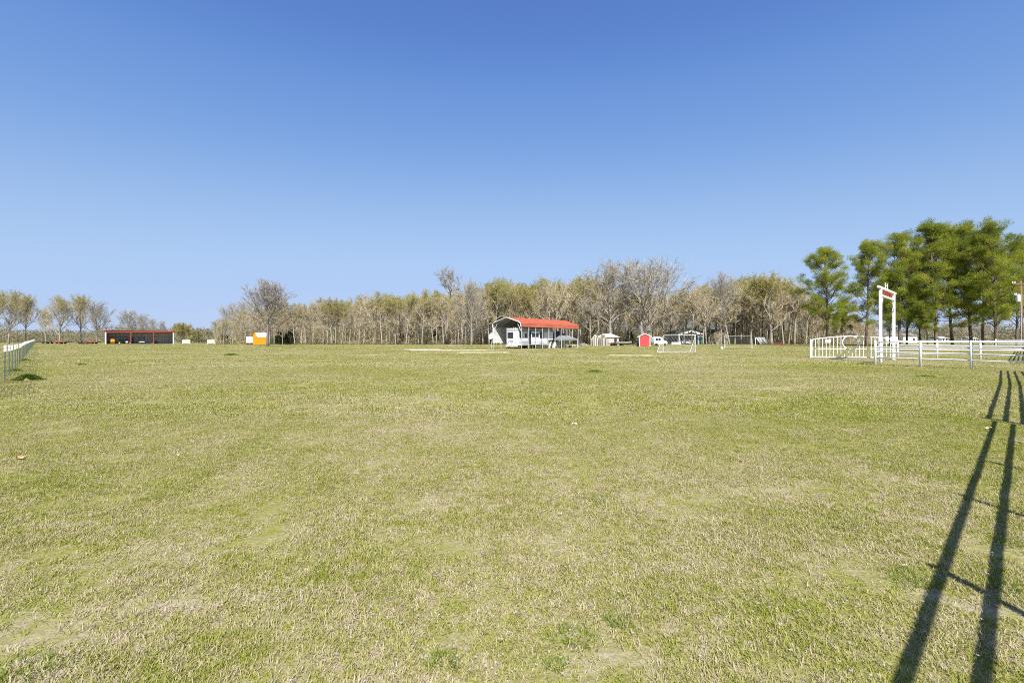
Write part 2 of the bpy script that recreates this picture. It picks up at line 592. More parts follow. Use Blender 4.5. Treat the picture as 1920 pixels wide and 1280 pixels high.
near = [patch_mesh('near_tuft', 0.5, 1350, 0.014, 0.046, 0.0042, 20 + i) for i in range(5)]
mid_ = [patch_mesh('mid_tuft', 1.0, 1300, 0.025, 0.065, 0.010, 40 + i) for i in range(4)]
far_ = [patch_mesh('far_tuft', 2.4, 750, 0.03, 0.07, 0.026, 60 + i) for i in range(4)]
scatter('near_grass', near, *zone(1.2, 9.5, 2300, 1), 'short mixed green and straw grass close to the camera')
scatter('middle_grass', mid_, *zone(8.8, 27, 3000, 1), 'short mixed green and straw grass across the middle of the field')
scatter('far_grass', far_, *zone(26, 75, 4600, 1), 'short pale grass in the far part of the field')

vf = [patch_mesh('distant_tuft', 6.0, 900, 0.04, 0.08, 0.07, 80 + i) for i in range(3)]
scatter('distant_grass', vf, *zone(70, 150, 3600, 1), 'pale grass at the far side of the field')

# ------------------------------------------------------------------ trees
def rot_about(d, axis, a):
    return Matrix.Rotation(a, 3, axis) @ d

class Tree:
    def __init__(s, seed):
        s.r = random.Random(seed)
        s.limb = MB(); s.br = MB(); s.tw = []; s.tips = []
    def rv(s):
        while True:
            v = Vector((s.r.uniform(-1, 1), s.r.uniform(-1, 1), s.r.uniform(-1, 1)))
            if 0.05 < v.length < 1: return v.normalized()
    def path(s, p, d, L, n, jit, up):
        pts = [p.copy()]
        for i in range(n):
            d = (d + s.rv() * jit + Vector((0, 0, up))).normalized()
            p = p + d * (L / n)
            pts.append(p.copy())
        return pts
    def twigs(s, p, d, n, L, w):
        for _ in range(n):
            dd = (d + s.rv() * 0.85 + Vector((0, 0, 0.15))).normalized()
            sd = dd.cross(s.rv()).normalized() * w / 2
            l = L * s.r.uniform(0.55, 1.2)
            tip = p + dd * l
            s.tw.append((p - sd, p + sd, tip))
            s.tips.append(tip)
            s.tips.append(p + dd * l * 0.5)

def bare_tree(seed, H, tf, Rx, limbs=8, b2=6, b3=6, tw=6, base_r=0.28, low=65, top=18, twL=0.75, tww=0.034, cz=None, gnarl=0.22, twin=1, lf=.50, bf=.60):
    t = Tree(seed)
    r = t.r
    zc = H * (tf + (1 - tf) * 0.47) if cz is None else cz
    Rz = H - zc
    def reach(p, d):
        # distance to the crown ellipsoid
        q = Vector((p.x / Rx, p.y / Rx, (p.z - zc) / Rz)); e = Vector((d.x / Rx, d.y / Rx, d.z / Rz))
        A = e.dot(e); B = 2 * q.dot(e); C = q.dot(q) - 1
        D = B * B - 4 * A * C
        if D < 0: return Rx * 0.5
        return max((-B + math.sqrt(D)) / (2 * A), Rx * 0.25)
    trunk_h = H * (tf + (1 - tf) * 0.55)
    for k in range(twin):
        off = Vector((0, 0, 0)) if twin == 1 else Vector((math.cos(k * 2.9), math.sin(k * 2.9), 0)) * base_r * 1.1
        lean = Vector((r.uniform(-.05, .05), r.uniform(-.05, .05), 1)) if twin == 1 else Vector((math.cos(k * 2.9) * .14, math.sin(k * 2.9) * .14, 1))
        pts = t.path(off, lean.normalized(), trunk_h, 9, 0.05, 0.04)
        rr = [base_r * (1.25 if i == 0 else 1) * (1 - 0.75 * i / 9) for i in range(10)]
        pts[0].z = -0.3
        t.limb.tube(pts, rr, 8)
        def trunk_at(h):
            i = min(int(h / trunk_h * 9), 8); a = h / trunk_h * 9 - i
            return pts[i].lerp(pts[i + 1], min(a, 1))
        ph = r.uniform(0, 6)
        nl = limbs // twin + (1 if twin > 1 else 0)
        for i in range(nl):
            u = (i + r.uniform(0, .6)) / nl
            h0 = H * tf * r.uniform(0.9, 1.0) + (trunk_h - H * tf) * u
            p = trunk_at(h0)
            ph += 2.4 + r.uniform(-.5, .5)
            el = math.radians(90 - (low + (top - low) * u) * r.uniform(0.85, 1.1))
            d = Vector((math.cos(ph) * math.cos(el), math.sin(ph) * math.cos(el), math.sin(el)))
            L = reach(p, d) * r.uniform(0.86, 1.0)
            n = 7
            lp = t.path(p, d, L, n, gnarl, 0.06)
            lr0 = base_r * lf * (1 - .4 * u)
            t.limb.tube(lp, [lr0 * (1 - .85 * j / n) + 0.012 for j in range(n + 1)], 5, False)
            for j in range(b2 + 1):
                q = 0.22 + 0.78 * (j + r.uniform(0, .8)) / (b2 + 1)
                q = min(q, 0.999)
                ii = int(q * n); a = lp[ii].lerp(lp[ii + 1], q * n - ii)
                dl = (lp[ii + 1] - lp[ii]).normalized()
                d2 = (dl + t.rv() * 0.95 + Vector((0, 0, .2))).normalized()
                L2 = min(L * 0.42 * (1.15 - q * .5), reach(a, d2) * 1.02)
                p2 = t.path(a, d2, L2, 4, 0.3, 0.07)
                r2 = lr0 * (1 - .75 * q) * bf + 0.02
                t.br.tube(p2, [r2 * (1 - .75 * k2 / 4) for k2 in range(5)], 3, False)
                for m in range(b3):
                    q3 = min(0.15 + .85 * (m + r.uniform(0, .9)) / b3, .999)
                    i3 = int(q3 * 4); a3 = p2[i3].lerp(p2[i3 + 1], q3 * 4 - i3)
                    d3 = ((p2[i3 + 1] - p2[i3]).normalized() + t.rv() * 1.0 + Vector((0, 0, .15))).normalized()
                    L3 = min(L2 * .5, reach(a3, d3) * 1.0) * r.uniform(.7, 1.1) + .25
                    p3 = t.path(a3, d3, L3, 2, 0.3, 0.05)
                    t.br.tube(p3, [0.034, 0.026, 0.012], 3, False)
                    for e in range(tw):
                        qq = r.random()
                        ip = 0 if qq < .5 else 1
                        pp = p3[ip].lerp(p3[ip + 1], (qq * 2) % 1)
                        t.twigs(pp, (p3[ip + 1] - p3[ip]).normalized(), 2, twL, tww)
    return t

def bud_tris(t, n, size, seed, ztop=None):
    g = np.random.default_rng(seed)
    tips = np.array([tuple(p) for p in t.tips])
    if ztop is not None:
        z = tips[:, 2]; wgt = np.clip((z - ztop[0]) / (ztop[1] - ztop[0]), 0.03, 1)
        pr = wgt / wgt.sum()
        idx = g.choice(len(tips), n, p=pr)
    else:
        idx = g.integers(0, len(tips), n)
    c = tips[idx] + g.normal(0, 0.10, (n, 3))
    a = g.normal(0, 1, (n, 3)); a /= np.linalg.norm(a, axis=1)[:, None]
    b = g.normal(0, 1, (n, 3)); b /= np.linalg.norm(b, axis=1)[:, None]
    s = size * g.uniform(.6, 1.3, n)[:, None]
    return np.stack([c, c + a * s, c + b * s], 1), g.uniform(0, 1, n)

PROTO = {}
def make_proto(key, t, twig_m, bud=None, bark='bark', nbud=0, bsize=.16, ztop=None):
    parts = []
    parts.append(('trunk', t.limb.mesh('trunk', M[bark], True)))
    # branches and twigs in one crown mesh
    tw = np.array([[tuple(a), tuple(b), tuple(c)] for a, b, c in t.tw], dtype=np.float32)
    bv = np.array(t.br.v, dtype=np.float32)
    tris = []
    for f in t.br.f:
        tris.append((f[0], f[1], f[2])); tris.append((f[0], f[2], f[3]))
    bt = bv[np.array(tris)]
    parts.append(('branches', tri_mesh('branches', np.concatenate([bt, tw], 0), M[twig_m])))
    if bud:
        v, rn = bud_tris(t, nbud, bsize, hash(key) % 1000 if False else len(key) * 7 + nbud, ztop)
        parts.append(('foliage', tri_mesh('foliage', v, M[bud], rn)))
    PROTO[key] = (parts, )
    return parts

# wood trees (nominal height 15)
WOOD = []
for i, (tf, Rx, bud, nb) in enumerate([(.34, 4.2, 'bud', 3600), (.26, 4.8, 'bud', 700), (.46, 3.8, 'bud', 3000), (.18, 5.0, 'bud', 4400), (.30, 4.4, 'bud', 500), (.40, 4.6, 'budg', 3600), (.15, 4.6, None, 0), (.5, 4.4, None, 0)]):
    t = bare_tree(100 + i, 15, tf, Rx, limbs=9, b2=6, b3=5, tw=3, base_r=.23, low=62, top=14, twL=.8, tww=.036, gnarl=.3, cz=15 * (tf * .55 + .42))
    k = 'wood%d' % i
    make_proto(k, t, 'twig', bud, nbud=nb, bsize=.17, ztop=(8, 13.5) if bud else None)
    WOOD.append(k)
t = bare_tree(201, 15, .20, 8.6, limbs=19, b2=9, b3=6, tw=3, base_r=.36, low=60, top=8, twL=.9, tww=.03, gnarl=.10, twin=2, cz=8.6, lf=.36, bf=.5)
make_proto('spread', t, 'twig_grey', bark='bark_mid')
t = bare_tree(202, 15, .24, 6.8, limbs=16, b2=8, b3=6, tw=3, base_r=.32, low=56, top=8, twL=.9, tww=.03, gnarl=.11, cz=8.8, lf=.38, bf=.5)
make_proto('spread2', t, 'twig_grey', bark='bark_mid')
t = bare_tree(203, 14, .22, 6.0, limbs=22, b2=8, b3=6, tw=3, base_r=.30, low=50, top=6, twL=.8, tww=.022, gnarl=.07, cz=8.0, lf=.26, bf=.5)
make_proto('lone', t, 'twig_violet', bark='bark_dark')
t = bare_tree(204, 15, .70, 3.4, limbs=9, b2=6, b3=5, tw=3, base_r=.24, low=72, top=20, twL=.5, tww=.028, gnarl=.3)
make_proto('tallcrown', t, 'twig_grey')
for i in range(3):
    t = bare_tree(210 + i, 17, .20 + .04 * i, 7.4, limbs=14, b2=9, b3=6, tw=4, base_r=.34, low=58, top=10, twL=.8, tww=.03, gnarl=.16, cz=10.4, lf=.40, bf=.5)
    make_proto('row%d' % i, t, 'twig', 'bud', nbud=6500, bsize=.17, ztop=(9, 16))
t = bare_tree(220, 17, .2, 8.0, limbs=16, b2=9, b3=6, tw=3, lf=.38, bf=.5, base_r=.3, low=66, top=14, twL=.9, tww=.034, gnarl=.22, cz=9.6)
make_proto('rowbare', t, 'twig_grey')
t = bare_tree(221, 8, .15, 4.6, limbs=12, b2=7, b3=6, tw=6, base_r=.22, low=70, top=18, twL=.6, tww=.03, gnarl=.3, cz=4.4)
make_proto('lowbush', t, 'twig', 'bud', nbud=9000, bsize=.22)

# evergreen shrub, roughly conical, nominal height 3
def cedar_proto():
    g = np.random.default_rng(5)
    n = 7000
    z = g.uniform(0, 1, n) ** .9 * 3
    rad = (1 - z / 3.1) ** .7 * 1.25 * np.sqrt(g.uniform(.35, 1, n)) * (1 + .15 * np.sin(z * 7 + 1))
    a = g.uniform(0, 6.28, n)
    rad = rad * (1 + .18 * np.sin(a * 5 + z * 3))
    c = np.stack([np.cos(a) * rad, np.sin(a) * rad, z + .05], 1)
    d = np.stack([np.cos(a), np.sin(a), g.uniform(-.2, 1.2, n)], 1) + g.normal(0, .35, (n, 3))
    d /= np.linalg.norm(d, axis=1)[:, None]
    s = g.normal(0, 1, (n, 3)); s /= np.linalg.norm(s, axis=1)[:, None]
    me = tri_mesh('foliage', np.stack([c - s * .035, c + s * .035, c + d * .22], 1), M['cedar'], g.uniform(0, 1, n))
    mb = MB().tube([(0, 0, -.1), (0, 0, 2.2)], [.08, .03], 6)
    PROTO['cedar'] = ([('trunk', mb.mesh('trunk', M['bark'])), ('foliage', me)],)
cedar_proto()

# pines, nominal height 24
def pine_proto(seed, H, base_h, Rm, key, lean=0.0):
    t = Tree(seed); r = t.r
    pts = t.path(Vector((0, 0, 0)), Vector((lean, 0, 1)).normalized(), H * .97, 12, .035, .05)
    pts[0].z = -.4
    t.limb.tube(pts, [.30 * (1 - .88 * (i / 12) ** 1.1) for i in range(13)], 9)
    blades = []; rnds = []
    g = np.random.default_rng(seed)
    centres = []
    for i in range(9):
        h = base_h * r.uniform(.45, 1.2); i0 = min(int(h / (H * .97) * 12), 11)
        a_ = r.uniform(0, 6.28); p = pts[i0].lerp(pts[i0 + 1], (h / (H * .97) * 12) % 1)
        bp = t.path(p, Vector((math.cos(a_), math.sin(a_), r.uniform(-.3, .3))).normalized(), r.uniform(1.0, 3.2), 4, .3, -.05)
        t.limb.tube(bp, [.05, .04, .03, .02, .01], 4, False)
    nb = 66
    ph = 0
    for i in range(nb):
        u = (i + r.random()) / nb
        h = base_h + (H * .95 - base_h) * u
        i0 = min(int(h / (H * .97) * 12), 11); a = h / (H * .97) * 12 - i0
        p = pts[i0].lerp(pts[min(i0 + 1, 12)], min(a, 1))
        ph += 2.4 + r.uniform(-.7, .7)
        prof = math.sin(math.pi * min(.30 + u * .66, 1)) ** .6
        L = max(1.0, Rm * prof * r.choice([.5, .8, .95, 1.05, 1.15]) * r.uniform(.85, 1.1))
        elev = math.radians(10 + 45 * u + r.uniform(-18, 26))
        d = Vector((math.cos(ph) * math.cos(elev), math.sin(ph) * math.cos(elev), math.sin(elev)))
        bp = t.path(p, d, L, 5, .3, .08)
        t.limb.tube(bp, [.085 * (1 - .8 * j / 5) * (.6 + L / Rm * .6) for j in range(6)], 4, False)
        ns = max(2, int(L * .95))
        for s_ in range(ns):
            q = min(.45 + .55 * (s_ + r.random()) / ns, .999)
            ii = int(q * 5); a_ = bp[ii].lerp(bp[ii + 1], q * 5 - ii)
            d2 = ((bp[ii + 1] - bp[ii]).normalized() + t.rv() * 1.0 + Vector((0, 0, .35))).normalized()
            L2 = r.uniform(.5, 1.5)
            p2 = a_ + d2 * L2
            t.br.tube([a_, p2], [.035, .02], 3, False)
            centres.append((p2, r.uniform(.6, 1.15)))
        centres.append((bp[-1], r.uniform(.7, 1.1)))
    centres.append((pts[-1], .9)); centres.append((pts[-1] - Vector((.3, 0, 1.0)), 1.1)); centres.append((pts[-1] - Vector((-.4, .3, 1.6)), 1.1))
    for c, R0 in centres:
        n = int(185 * R0)
        off = g.normal(0, 1, (n, 3)); off /= np.linalg.norm(off, axis=1)[:, None]
        off *= (g.uniform(.05, 1, n) ** .45)[:, None] * np.array([R0, R0, R0 * .85])
        off[:, 2] = np.where(off[:, 2] < 0, off[:, 2] * .6, off[:, 2])
        b = np.array(tuple(c)) + off
        d = off / R0 + g.normal(0, .55, (n, 3)) + np.array([0, 0, .6])
        d /= np.linalg.norm(d, axis=1)[:, None]
        s = np.cross(d, g.normal(0, 1, (n, 3))); s /= np.linalg.norm(s, axis=1)[:, None]
        L = g.uniform(.22, .42, n)[:, None]
        blades.append(np.stack([b - s * .036, b + s * .036, b + d * L], 1))
        rnds.append(np.clip(g.uniform(0, .7) + g.uniform(0, .3, n), 0, 1))
    bl = np.concatenate(blades, 0); rn = np.concatenate(rnds)
    bv = np.array(t.br.v, dtype=np.float32)
    tr = []
    for f in t.br.f:
        tr.append((f[0], f[1], f[2])); tr.append((f[0], f[2], f[3]))
    PROTO[key] = ([('trunk', t.limb.mesh('trunk', M['pinebark'], True)),
                   ('branches', tri_mesh('branches', bv[np.array(tr)], M['pinebark'])),
                   ('foliage', tri_mesh('foliage', bl, M['needle'], rn))],)
pine_proto(301, 24, 4.4, 7.0, 'pine0')
pine_proto(302, 24, 6.0, 6.0, 'pine1')
pine_proto(303, 24, 4.5, 6.2, 'pine2', .06)
pine_proto(304, 24, 3.6, 7.4, 'pine3')
pine_proto(305, 24, 5.2, 6.4, 'pine4', -.03)

NOM = {'spread': 15, 'spread2': 15, 'lone': 14, 'tallcrown': 15, 'row0': 17, 'row1': 17, 'row2': 17, 'rowbare': 17, 'lowbush': 8, 'cedar': 3,
       'pine0': 24, 'pine1': 24, 'pine2': 24, 'pine3': 24, 'pine4': 24}
for k in WOOD: NOM[k] = 15
def plant(key, name, loc, H, wide=1.0, rz=None, label='', cat='tree', group=None):
    rt = empty(name, loc, R.uniform(0, 6.28) if rz is None else rz, label, cat, group)
    s = H / NOM[key]
    rt.scale = (s * wide, s * wide, s)
    for nm, me in PROTO[key][0]:
        link(nm, me, rt)
    return rt
def plant_px(key, name, px, Y, top, wide=1.0, **kw):
    p = at(px, Y)
    if key.startswith('pine'): top += 6
    return plant(key, name, p, hz(top, Y) - p.z, wide, **kw)

# --- prominent trees
plant_px('lone', 'bare_tree', 502, 98, 531, 1.12, rz=.4, label='lone bare grey tree standing in the field before the orange shed')
plant_px('tallcrown', 'bare_oak', 836, 139, 506, 1.0, label='tall slim oak with small high crown rising above the wood')
plant_px('spread', 'bare_oak', 1211, 116, 497, 1.18, rz=.3, label='broad spreading bare oak with forked trunk behind the red shed')
plant_px('spread2', 'bare_oak', 1144, 118, 500, 1.1, rz=1.3, label='bare spreading oak with grey limbs behind the tan shed')
plant_px('spread2', 'bare_oak', 884, 118, 532, .72, rz=4.3, label='pale trunked bare oak left of the satellite dish')
plant_px('spread2', 'bare_oak', 1352, 130, 520, .7, rz=2.0, label='bare oak with dark trunk behind the far football goal')
plant_px('wood1', 'bare_oak', 1318, 122, 535, .9, rz=1.0, label='slender bare oak at the corner of the green roofed pavilion')
plant_px('wood3', 'bare_oak', 1447, 125, 516, 1.1, rz=2.0, label='budding oak with leaning limbs behind the striped play frame')
plant_px('wood4', 'bare_oak', 866, 126, 545, .8, label='thin pale oak beside the pale trunked oak')
# left row
for px, top, key, wide, Y, lb in [
        (-8, 552, 'row0', .85, 150, 'budding oak at the left edge behind the wire fence'),
        (16, 550, 'row1', .8, 158, 'budding oak with dark trunk behind the white tipped posts'),
        (48, 557, 'row2', .75, 160, 'slim vase shaped oak near the end of the wire fence'),
        (86, 585, 'row1', .6, 178, 'short oak between the vase shaped oak and the round oak'),
        (112, 560, 'row0', .88, 155, 'round crowned budding oak above the rusty implements'),
        (151, 558, 'row2', .8, 165, 'tall budding oak above the red flatbed'),
        (182, 568, 'rowbare', .95, 165, 'bare wide tree just left of the implement shed'),
        (240, 583, 'rowbare', .95, 190, 'bare round tree behind the first shed bay'),
        (267, 590, 'rowbare', .85, 200, 'bare tree behind the middle of the implement shed'),
        (287, 599, 'rowbare', .55, 220, 'small thin bare tree behind the shed roof'),
        (304, 602, 'rowbare', .5, 225, 'smallest bare tree behind the right shed bay'),
        (342, 608, 'lowbush', 1.0, 175, 'rounded olive tree right of the implement shed'),
        (364, 620, 'lowbush', 1.1, 210, 'low olive shrub between the two mini goals'),
        (432, 573, 'rowbare', .85, 160, 'bare tree leaning out at the left end of the wood'),
        (452, 570, 'rowbare', .7, 158, 'straight bare tree left of the white trailer'),
        (416, 598, 'rowbare', .8, 175, 'low bare tree at the outer left end of the wood'),
        (478, 566, 'wood1', 1.1, 150, 'bare tree behind the orange shed'),
        (524, 560, 'wood3', 1.0, 140, 'budding tree right of the lone bare tree'),
        ]:
    plant_px(key, 'bare_tree', px, Y, top, wide, label=lb)
# evergreens
for px, top, Y, w, lb in [(420, 622, 150, 1.0, 'small dark evergreen left of the white trailer'), (524, 622, 138, 1.1, 'dark green bush just right of the lone tree'),
                   (534, 625, 136, 1.1, 'bright green bush in front of the wood edge'), (544, 619, 142, .9, 'dark conical evergreen at the wood edge'),
                   (817, 622, 150, .8, 'dark evergreen between pale trunks in the wood'), (1180, 620, 150, 1.1, 'dark evergreen behind the boat trailer'),
                   (756, 628, 152, 1.0, 'small dark evergreen deep among the trunks')]:
    plant_px('cedar', 'evergreen_shrub', px, Y, top, w, label=lb, cat='shrub')

# --- the wood
PROF = [(400,602),(440,582),(470,572),(500,572),(540,567),(565,570),(590,561),(620,557),(650,557),(690,551),(730,550),(770,546),(800,544),(830,545),(860,541),(880,536),
        (905,538),(930,526),(945,521),(975,530),(1000,527),(1030,518),(1060,521),(1090,514),(1110,518),(1130,525),(1160,540),(1200,545),(1250,545),(1290,540),(1320,536),(1350,531),
        (1385,521),(1400,519),(1430,515),(1450,520),(1480,530),(1500,535),(1530,560),(1560,575),(1600,590),(1640,600)]
def prof(px):
    for (a, b), (c, d) in zip(PROF, PROF[1:]):
        if a <= px <= c:
            return b + (d - b) * (px - a) / (c - a)
    return 600
def section(px):
    for lim, nm in [(480, 'at the left end of the wood'), (560, 'behind the orange shed'), (700, 'in the left stretch of the wood'), (800, 'midway between the lone tree and the carport'),
                    (925, 'left of the carport'), (1090, 'behind the red roofed carport'), (1190, 'behind the tan shed'), (1270, 'behind the red shed'), (1370, 'behind the green roofed pavilion'), (1470, 'behind the far football goal'),
                    (1700, 'behind the pine grove')]:
        if px < lim: return nm
look = {'wood0': 'budding slim oak', 'wood1': 'bare forked oak', 'wood2': 'high crowned budding oak', 'wood3': 'low branching olive oak', 'wood4': 'bare slim oak', 'wood5': 'green tinged oak', 'wood6': 'low branching bare oak', 'wood7': 'high crowned bare oak'}
rows = [(134, 13.0, 0, 10), (143, 12.5, 2, 14), (153, 14, 4, 18)]
row_nm = ['along the front edge', 'in the second rank', 'in the deep rank']
for ri, (Y0, step, d0, d1) in enumerate(rows):
    px = 405.0 + ri * 4
    while px < 1640:
        Y = Y0 + R.uniform(-3.5, 3.5) - (6 if 560 < px < 900 and ri == 0 else 0)
        base = prof(px)
        top = base + R.uniform(d0, d1)
        if R.random() < .12: top += 14
        key = R.choice(WOOD if px < 560 or px > 900 or R.random() < .5 else ['wood1', 'wood4', 'wood6', 'wood0', 'wood7', 'wood3'])
        kwl = '%s %s %s' % (look[key], row_nm[ri], section(px))
        if not (1225 < px < 1270 and ri == 0):
            tr_ = plant_px(key, 'wood_oak', px, Y, top, R.uniform(.75, 1.05) * (.8 if top > 575 else 1), label=kwl, group='%s, %s %s' % (look[key] + 's', row_nm[ri], section(px)))
            tr_.rotation_euler = (R.gauss(0, .035), R.gauss(0, .035), tr_.rotation_euler[2])
        px += step * R.uniform(.35, 1.65)

# brush under the trees and the far woods: masses
def mass(name, n, fn, m, lab, seed, w=.05, L=.8):
    g = np.random.default_rng(seed)
    c, d = fn(g, n)
    d = d / np.linalg.norm(d, axis=1)[:, None]
    s = np.cross(d, g.normal(0, 1, (n, 3))); s /= np.linalg.norm(s, axis=1)[:, None]
    ll = (L * g.uniform(.5, 1.3, n))[:, None]
    me = tri_mesh(name, np.stack([c - s * w, c + s * w, c + d * ll], 1), m, g.uniform(0, 1, n))
    return tag(link(name, me), lab, None, None, 'stuff')
def brush_fn(g, n):
    px = g.uniform(395, 1660, n)
    Y = g.uniform(140, 178, n)
    hmax = np.interp(px, [395, 470, 560, 900, 1100, 1500, 1660], [2, 5, 5.5, 6, 7, 6.5, 4]) * (0.55 + .45 * np.sin(px * .06 + Y) * np.sin(px * .021))
    z = g.uniform(0, 1, n) ** 1.5 * np.maximum(hmax, .5)
    x = (px - 960) / F * Y
    g0 = 0.9 * (1 - np.exp(-(Y - 30) / 90))
    return np.stack([x, Y, z + g0], 1), np.stack([g.normal(0, .5, n), g.normal(0, .5, n), g.uniform(.2, 1, n)], 1)
mass('undergrowth', 110000, brush_fn, M['brush'], 'brown thicket of brush under the trees of the wood', 1, .045, 1.0)
def deep_fn(g, n):
    px = g.uniform(440, 1640, n)
    Y = g.uniform(158, 190, n)
    top = np.interp(px, [440, 560, 700, 900, 1100, 1500, 1640], [5.5, 9.5, 10.5, 13, 14, 13, 6]) + 1.5 * np.sin(px * .05) + 1.0 * np.sin(px * .17)
    z = g.uniform(0.02, 1, n) * top
    return np.stack([(px - 960) / F * Y, Y, z + .75], 1), np.stack([g.normal(0, .55, n), g.normal(0, .55, n), g.uniform(-.1, 1, n)], 1)
mass('deep_woods', 170000, deep_fn, M['brush'], 'dense brown tangle of branches deep inside the wood', 4, .05, 1.5)
def far_fn(g, n):
    x = g.uniform(-420, 420, n)
    Y = g.uniform(262, 300, n)
    H = 6.8 + 1.6 * np.sin(x * .05) + 1.3 * np.sin(x * .13 + 1) + 1.0 * np.sin(x * .31) + .7 * np.sin(x * .9) + np.where(x < -330, 2, 0)
    z = g.uniform(0, 1, n) ** .8 * H * (1 - .0 * Y)
    return np.stack([x, Y, z + .83], 1), np.stack([g.normal(0, .6, n), g.normal(0, .6, n), g.uniform(.1, 1, n)], 1)
mass('distant_woods', 110000, far_fn, M['farwood'], 'low brown and olive line of distant woods on the horizon', 2, .22, 1.4)
def midbrush_fn(g, n):
    k = n // 2
    px = np.concatenate([g.uniform(-60, 205, k), g.uniform(330, 480, n - k)])
    Y = g.uniform(205, 235, n)
    H = 4.2 + 1.2 * np.sin(px * .11) + .9 * np.sin(px * .31)
    z = g.uniform(0, 1, n) * H
    return np.stack([(px - 960) / F * Y, Y, z + .78], 1), np.stack([g.normal(0, .6, n), g.normal(0, .6, n), g.uniform(.1, 1, n)], 1)
mass('hedgerow', 32000, midbrush_fn, M['farwood'], 'scrubby hedgerow behind the trees on the left side', 3, .1, .9)

# --- pines
for i, (px, top, Y, key, wide, lb) in enumerate([
        (1551, 463, 97, 'pine0', 1.0, 'pine with conical crown at the left end of the grove'),
        (1579, 560, 104, 'pine1', .8, 'small pine between the left pine and the next tall one'),
        (1624, 456, 99, 'pine4', .95, 'tall pine behind the left part of the white gate'),
        (1668, 520, 105, 'pine1', .8, 'shorter pine seen through the entrance arch'),
        (1686, 436, 97, 'pine0', .95, 'tall pine behind the right arch post'),
        (1726, 500, 104, 'pine2', .8, 'lower pine right of the arch with slim trunk'),
        (1740, 540, 94, 'pine2', 1.0, 'leaning pine low in the middle of the grove'),
        (1755, 416, 95, 'pine1', 1.0, 'tallest pine of the grove with pale lower trunk'),
        (1786, 430, 99, 'pine4', .95, 'pine just right of the tallest pine'),
        (1822, 423, 96, 'pine2', 1.0, 'tall pine with brown trunk right of the grove middle'),
        (1868, 422, 90, 'pine3', 1.0, 'massive pine with thick dark forked trunk near the pole'),
        (1906, 452, 104, 'pine0', .9, 'pine behind the utility pole'),
        (1843, 440, 108, 'pine4', .9, 'pine half hidden left of the massive pine'),
        (1700, 470, 108, 'pine3', .8, 'pine with low branches behind the arch beam'),
        (1960, 440, 108, 'pine3', .9, 'pine at the right edge of the frame'),
        ]):
    plant_px(key, 'pine_tree', px, Y, top, wide, label=lb, cat='pine tree')
plant_px('wood5', 'bare_oak', 1925, 92, 520, .7, label='fresh green leafing tree beside the utility pole')
plant_px('row1', 'bare_oak', 1600, 150, 590, .8, label='low bare oak seen under the left pines')
plant_px('rowbare', 'bare_oak', 1655, 160, 600, .9, label='low bare tree seen through the entrance arch')
plant_px('rowbare', 'bare_oak', 1775, 170, 605, 1.0, label='low bare tree under the middle pines')
plant_px('row2', 'bare_oak', 1802, 165, 602, 1.0, label='low olive tree under the middle pines')
plant_px('rowbare', 'bare_oak', 1845, 170, 604, 1.0, label='low bare tree left of the massive pine')

# ------------------------------------------------------------------ white pipe fences
RAILS = [1.457, 1.137, 0.82, 0.48]
def pipe_fence(pts, rails, label, posts=None, top=1.56, group=None, dz=0.0, rail_r=0.038, post_r=0.07):
    p0 = pts[0]
    rt = empty('pipe_fence', (p0[0], p0[1], gz(p0[1])), 0, label, 'fence', group)
    def L(p, z): return (p[0] - p0[0], p[1] - p0[1], gz(p[1]) - gz(p0[1]) + z)
    for h in rails:
        MB().tube([L(p, h + dz) for p in pts], rail_r, 8).build('rail', M['pipe'], rt, True)
    for p in (posts or pts):
        mb = MB().tube([L(p, -.2), L(p, top + dz - .05), L(p, top + dz - .015), L(p, top + dz)], [post_r, post_r, post_r * .8, post_r * .3], 10)
        mb.build('post', M['pipe'], rt, True)
    return rt
def lerp2(a, b, t): return (a[0] + (b[0] - a[0]) * t, a[1] + (b[1] - a[1]) * t)
def along(a, b, step, first=0.0):
    L = math.hypot(b[0] - a[0], b[1] - a[1]); n = max(1, round(L / step))
    return [lerp2(a, b, i / n) for i in range(n + 1)]
K = 1.457 / math.tan(SUN_EL)
def sh(px, py):          # fence foot whose top rail throws its shadow at that place
    Y = 1280 / (py - 640); x = (px - 960) / F * Y
    return (x - AX * K, Y - AY * K)
A1 = sh(1690, 1280); A2 = sh(1865, 790)
dA = ((A2[0] - A1[0]), (A2[1] - A1[1])); lA = math.hypot(*dA); uA = (dA[0] / lA, dA[1] / lA)
A0 = (A1[0] - uA[0] * 3.6, A1[1] - uA[1] * 3.6)
pa = [(A2[0] - uA[0] * 2.09 * k, A2[1] - uA[1] * 2.09 * k) for k in range(0, 6)]
pipe_fence([A0, A2], RAILS, 'white four rail pipe fence running beside the camera, thrown as long shadows', posts=pa, post_r=.03, rail_r=.028)
B1 = sh(1852, 785); B2 = sh(1876, 695); Bm = sh(1875, 719)
pipe_fence([B1, Bm, B2], RAILS, 'white pipe fence along the road ahead of the camera', posts=[B1, Bm, B2], rail_r=.034)
